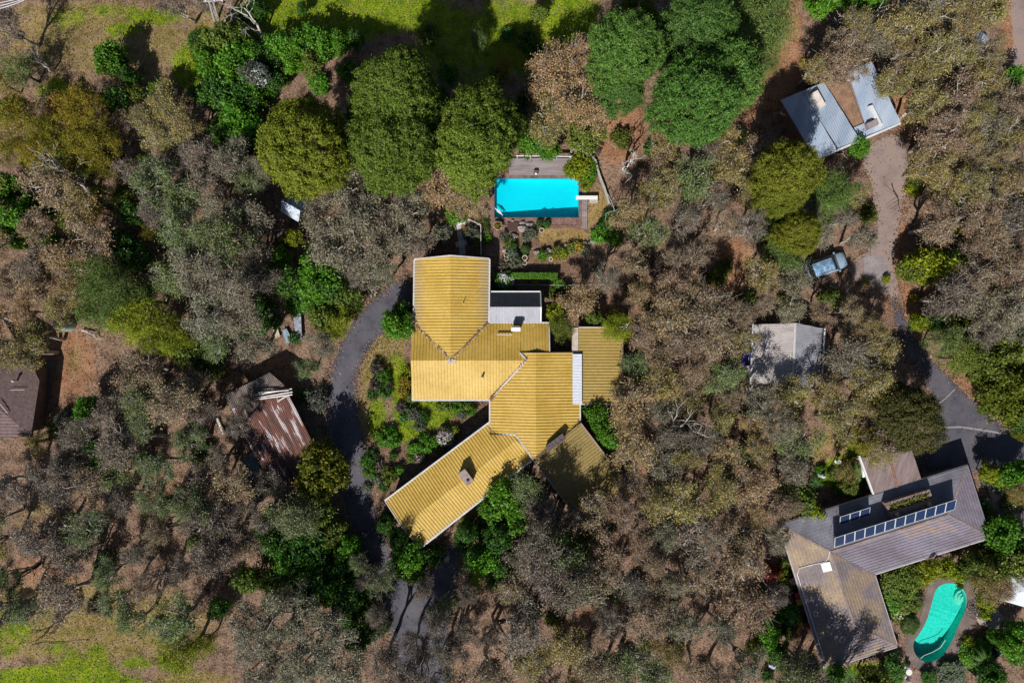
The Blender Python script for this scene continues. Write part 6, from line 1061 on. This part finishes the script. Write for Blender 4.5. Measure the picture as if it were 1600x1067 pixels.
# ---------------------------------------------------------------- vehicles
GLASS = mat('car_glass', [(.008, .010, .012), (.014, .016, .02)], 3, .08, spec=.7); TYRE = flat('tyre', (.012, .012, .012), .9); CHROME = flat('bumper_grey', (.42, .40, .42), .4)
def vehicle(u, v, ang, L, Wd, body, roofm, label, bonnet=.24, tail=.10, hood_z=.95, roof_z=1.75):
    x, y = S2(u, v, .9); t = thing('parked_car', (x, y, 0), label, 'car', 'parked cars'); ca, sa = math.cos(ang), math.sin(ang)
    W_ = lambda a, b, z: (x + a * ca - b * sa, y + a * sa + b * ca, z)
    def loft(secs, m, name):
        mb = MB(); k = len(secs[0]); vs = [W_(*p) for s_ in secs for p in s_]; fs = [(i * k + j, i * k + (j + 1) % k, (i + 1) * k + (j + 1) % k, (i + 1) * k + j) for i in range(len(secs) - 1) for j in range(k)]; mb.add(vs, fs + [list(range(k))[::-1], list(range((len(secs) - 1) * k, len(secs) * k))]); return mb.build(name, m, t, True)
    def sec(a, w, z0, z1, c=.12): return [(a, -w, z0), (a, w, z0), (a, w + .02, (z0 + z1) / 2), (a, w, z1 - c), (a, w - c, z1), (a, 0, z1 + .03), (a, -w + c, z1), (a, -w, z1 - c), (a, -w - .02, (z0 + z1) / 2)]
    h2, w2 = L / 2, Wd / 2; xb = h2 - bonnet * L; xt = -h2 + tail * L
    loft([sec(-h2, w2 * .86, .4, .85), sec(-h2 + .12, w2 * .97, .3, .98), sec(-h2 + .6, w2, .28, 1.0), sec(0, w2, .28, 1.0), sec(xb, w2, .28, 1.0), sec(h2 - .45, w2 * .97, .3, hood_z), sec(h2 - .1, w2 * .88, .35, hood_z - .08), sec(h2, w2 * .74, .42, hood_z - .22)], body, 'body')
    loft([sec(xt - .28, w2 * .90, .96, 1.0, .02), sec(xt, w2 * .84, .96, roof_z - .08), sec(xb - .75, w2 * .82, .96, roof_z - .08), sec(xb + .02, w2 * .88, .96, 1.0, .02)], GLASS, 'glasshouse')
    loft([sec(xt - .02, w2 * .74, roof_z - .12, roof_z - .05, .03), sec(xt + .12, w2 * .80, roof_z - .12, roof_z, .04), sec(xb - .95, w2 * .80, roof_z - .12, roof_z, .04), sec(xb - .72, w2 * .74, roof_z - .12, roof_z - .05, .03)], roofm, 'roof_panel')
    for s_ in (-1, 1):
        for f in (-.31, .31): mb = MB(); mb.tube([W_(f * L, s_ * (w2 - .2), .33), W_(f * L, s_ * (w2 + .01), .33)], .33, 14); mb.build('wheel', TYRE, t)
        MB().box(W_(xb - .1, s_ * (w2 + .1), 1.05), (.14, .22, .14), ang).build('side_mirror', body, t); MB().box(W_(h2 - .08, s_ * w2 * .62, .68), (.1, .35, .16), ang).build('headlight', WHITE, t); MB().box(W_(-h2 + .02, s_ * w2 * .72, .78), (.08, .25, .2), ang).build('tail_light', flat('tail_red', (.35, .02, .02), .4), t)
        MB().tube([W_(xt + .2, s_ * w2 * .72, roof_z + .05), W_(xb - 1.0, s_ * w2 * .72, roof_z + .05)], .03, 5).build('roof_rail', CHROME, t)
    MB().box(W_(-h2 - .02, 0, .5), (.16, Wd * .9, .2), ang).build('bumper', CHROME, t); MB().box(W_(h2 - .02, 0, .45), (.16, Wd * .78, .18), ang).build('bumper', CHROME, t); return t
BLUE = flat('blue_car_paint', (.04, .15, .34), .25, .5, var=.15, scale=4)
vehicle(1292, 415, math.radians(20), 4.5, 1.8, flat('silver_blue_paint', (.26, .36, .48), .3, .5), mat('highlit_blue_roof', [(.07, .20, .38), (.14, .28, .44), (.45, .52, .58)], 2.6, .3), 'blue wagon with pale highlights painted on its roof, parked beside the gravel drive')  # pale highlights on the roof are part of its colour noise
vehicle(1173, 549, math.radians(88), 3.2, 1.4, flat('deep_blue_paint', (.01, .03, .35), .25, .5), flat('deep_blue_roof', (.01, .035, .40), .25, .5), 'deep blue small car tucked beside the pale roofed garage'); vehicle(1422, 12, math.radians(80), 3.9, 1.7, flat('navy_paint', (.015, .04, .10), .25, .5), flat('navy_roof', (.02, .05, .13), .25, .5), 'dark navy car under trees at the top right'); vehicle(1458, 14, math.radians(25), 4.2, 1.7, flat('pale_blue_paint', (.35, .42, .50), .3, .5), flat('pale_blue_roof', (.42, .48, .55), .3, .5), 'pale blue car half hidden by gums at the top right')
vehicle(1520, 75, math.radians(50), 4.2, 1.7, flat('silver_paint', (.40, .44, .50), .3, .5), flat('silver_roof', (.45, .50, .55), .3, .5), 'silver car glimpsed through the gums near the right track')
# ---------------------------------------------------------------- power pole and lines
pp = thing('power_pole', (*S2(343, 55), 0), 'grey twin-pole power structure with cross-arm near the top left', 'power pole'); PW = mat('grey_timber', [(.28, .25, .23), (.46, .42, .40)], 2, .8)
for k, (u0, v0, u1, v1) in enumerate(((341, 55, 326, 0), (347, 52, 333, 2))): MB().tube([(*S2(u0, v0), -.1), (*S2(u1, v1, 6), 6)], [.15, .11], 8).build('pole', PW, pp)
mb = MB(); mb.tube([(*S2(318, 3, 5.8), 5.8), (*S2(352, 0, 5.8), 5.8)], .09, 5); mb.tube([(*S2(330, 8, 5.4), 5.4), (*S2(340, 30, 3), 3)], .05, 4); mb.build('cross_arm', PW, pp)
for u in (322, 336, 348): MB().lathe((*S2(u, 2, 5.9), 5.9), [(.03, 0), (.08, .05), (.05, .1), (.09, .15), (.03, .25)], 8).build('insulator', WHITE, pp)
for k in range(3):
    a, b = S(-60, 11 + 5.5 * k, 8), S(62 - 8 * k, -14 + 5 * k, 8.2); P_ = [tuple(np.array(a) * (1 - s_) + np.array(b) * s_ - np.array((0, 0, .6 * 4 * s_ * (1 - s_)))) for s_ in np.linspace(0, 1, 9)]
    tag(MB().tube(P_, .045, 5).build('power_line', flat('aluminium_line', (.50, .50, .54), .5)), ['topmost', 'middle', 'lowest'][k] + ' of three pale power lines crossing the top left corner', 'power line', 'power lines')
# ---------------------------------------------------------------- ground cover nobody could count
rg = np.random.default_rng(77)
def scatter(n, ok, box): 
    u = rg.uniform(box[0], box[2], n); v = rg.uniform(box[1], box[3], n); k = ok(u, v); return u[k], v[k]
def cover(name, u, v, z, ln, wd, up, m, col, label, cat):
    C_ = np.stack([(u - 800) * GSD, (533.5 - v) * GSD, rg.uniform(*z, len(u))], 1); me = leaf_mesh(name, C_, np.tile((0, 0, up), (len(u), 1)), ln, wd, .6, m, rg); o = bpy.data.objects.new(name, me); COL.objects.link(o); o.color = (*col, 1); return tag(o, label, cat, kind='stuff')
HARD = [DRIVE, RDRIVE, GDRIVE, TRACK, POOL, KIDNEY, [(764, 270), (916, 270), (916, 351), (764, 351)], [(u, v) for u, v in outer]]
def soft(u, v):
    k = np.ones(len(u), bool)
    for q_, P_ in enumerate(HARD): k &= ~inside_np(u, v, P_) | ((rg.uniform(0, 1, len(u)) < .13) & (q_ < 3))
    return k
u, v = scatter(90000, soft, (-60, -40, 1660, 1110)); du, dw = [], []
for poly_, n_ in ((DRIVE, 5200), (RDRIVE, 2200), (GDRIVE, 1500)):
    for _ in range(n_): i_ = rg.integers(0, len(poly_)); a_, b_ = poly_[i_], poly_[(i_ + 1) % len(poly_)]; s_ = rg.uniform(0, 1); du.append(a_[0] + (b_[0] - a_[0]) * s_ + rg.normal(0, 4.5)); dw.append(a_[1] + (b_[1] - a_[1]) * s_ + rg.normal(0, 4.5))
u = np.concatenate([u, du]); v = np.concatenate([v, dw]); cover('leaf_litter', u, v, (.01, .10), .22, .09, 1.0, LEAF, (.24, .155, .10), 'dry brown leaf and bark litter over the bush floor', 'leaf litter')
def zone_ok(L, th_):
    def f(u, v):
        s_ = np.zeros(len(u))
        for a, b, ru, rv, w in L: s_ = np.maximum(s_, w * np.clip(1.6 - np.hypot((u - a) / ru, (v - b) / rv), 0, 1))
        return (s_ + rg.uniform(-.25, .25, len(u)) > th_) & soft(u, v)
    return f
u, v = scatter(260000, zone_ok(LIME, .55), (-60, -40, 1660, 1110)); cover('grass', u, v, (.02, .14), .20, .06, .6, LEAFG, (.19, .255, .016), 'short lime green grass in the clearings and lawns', 'grass')
u, v = scatter(160000, zone_ok(DRY, .55), (-60, -40, 1660, 1110)); cover('dry_grass', u, v, (.02, .14), .22, .05, .6, LEAFG, (.27, .215, .075), 'straw-coloured dry grass in the clearings', 'dry grass')
finish_labels()
for o in bpy.data.objects:
    if '_base' in o: del o['_base']
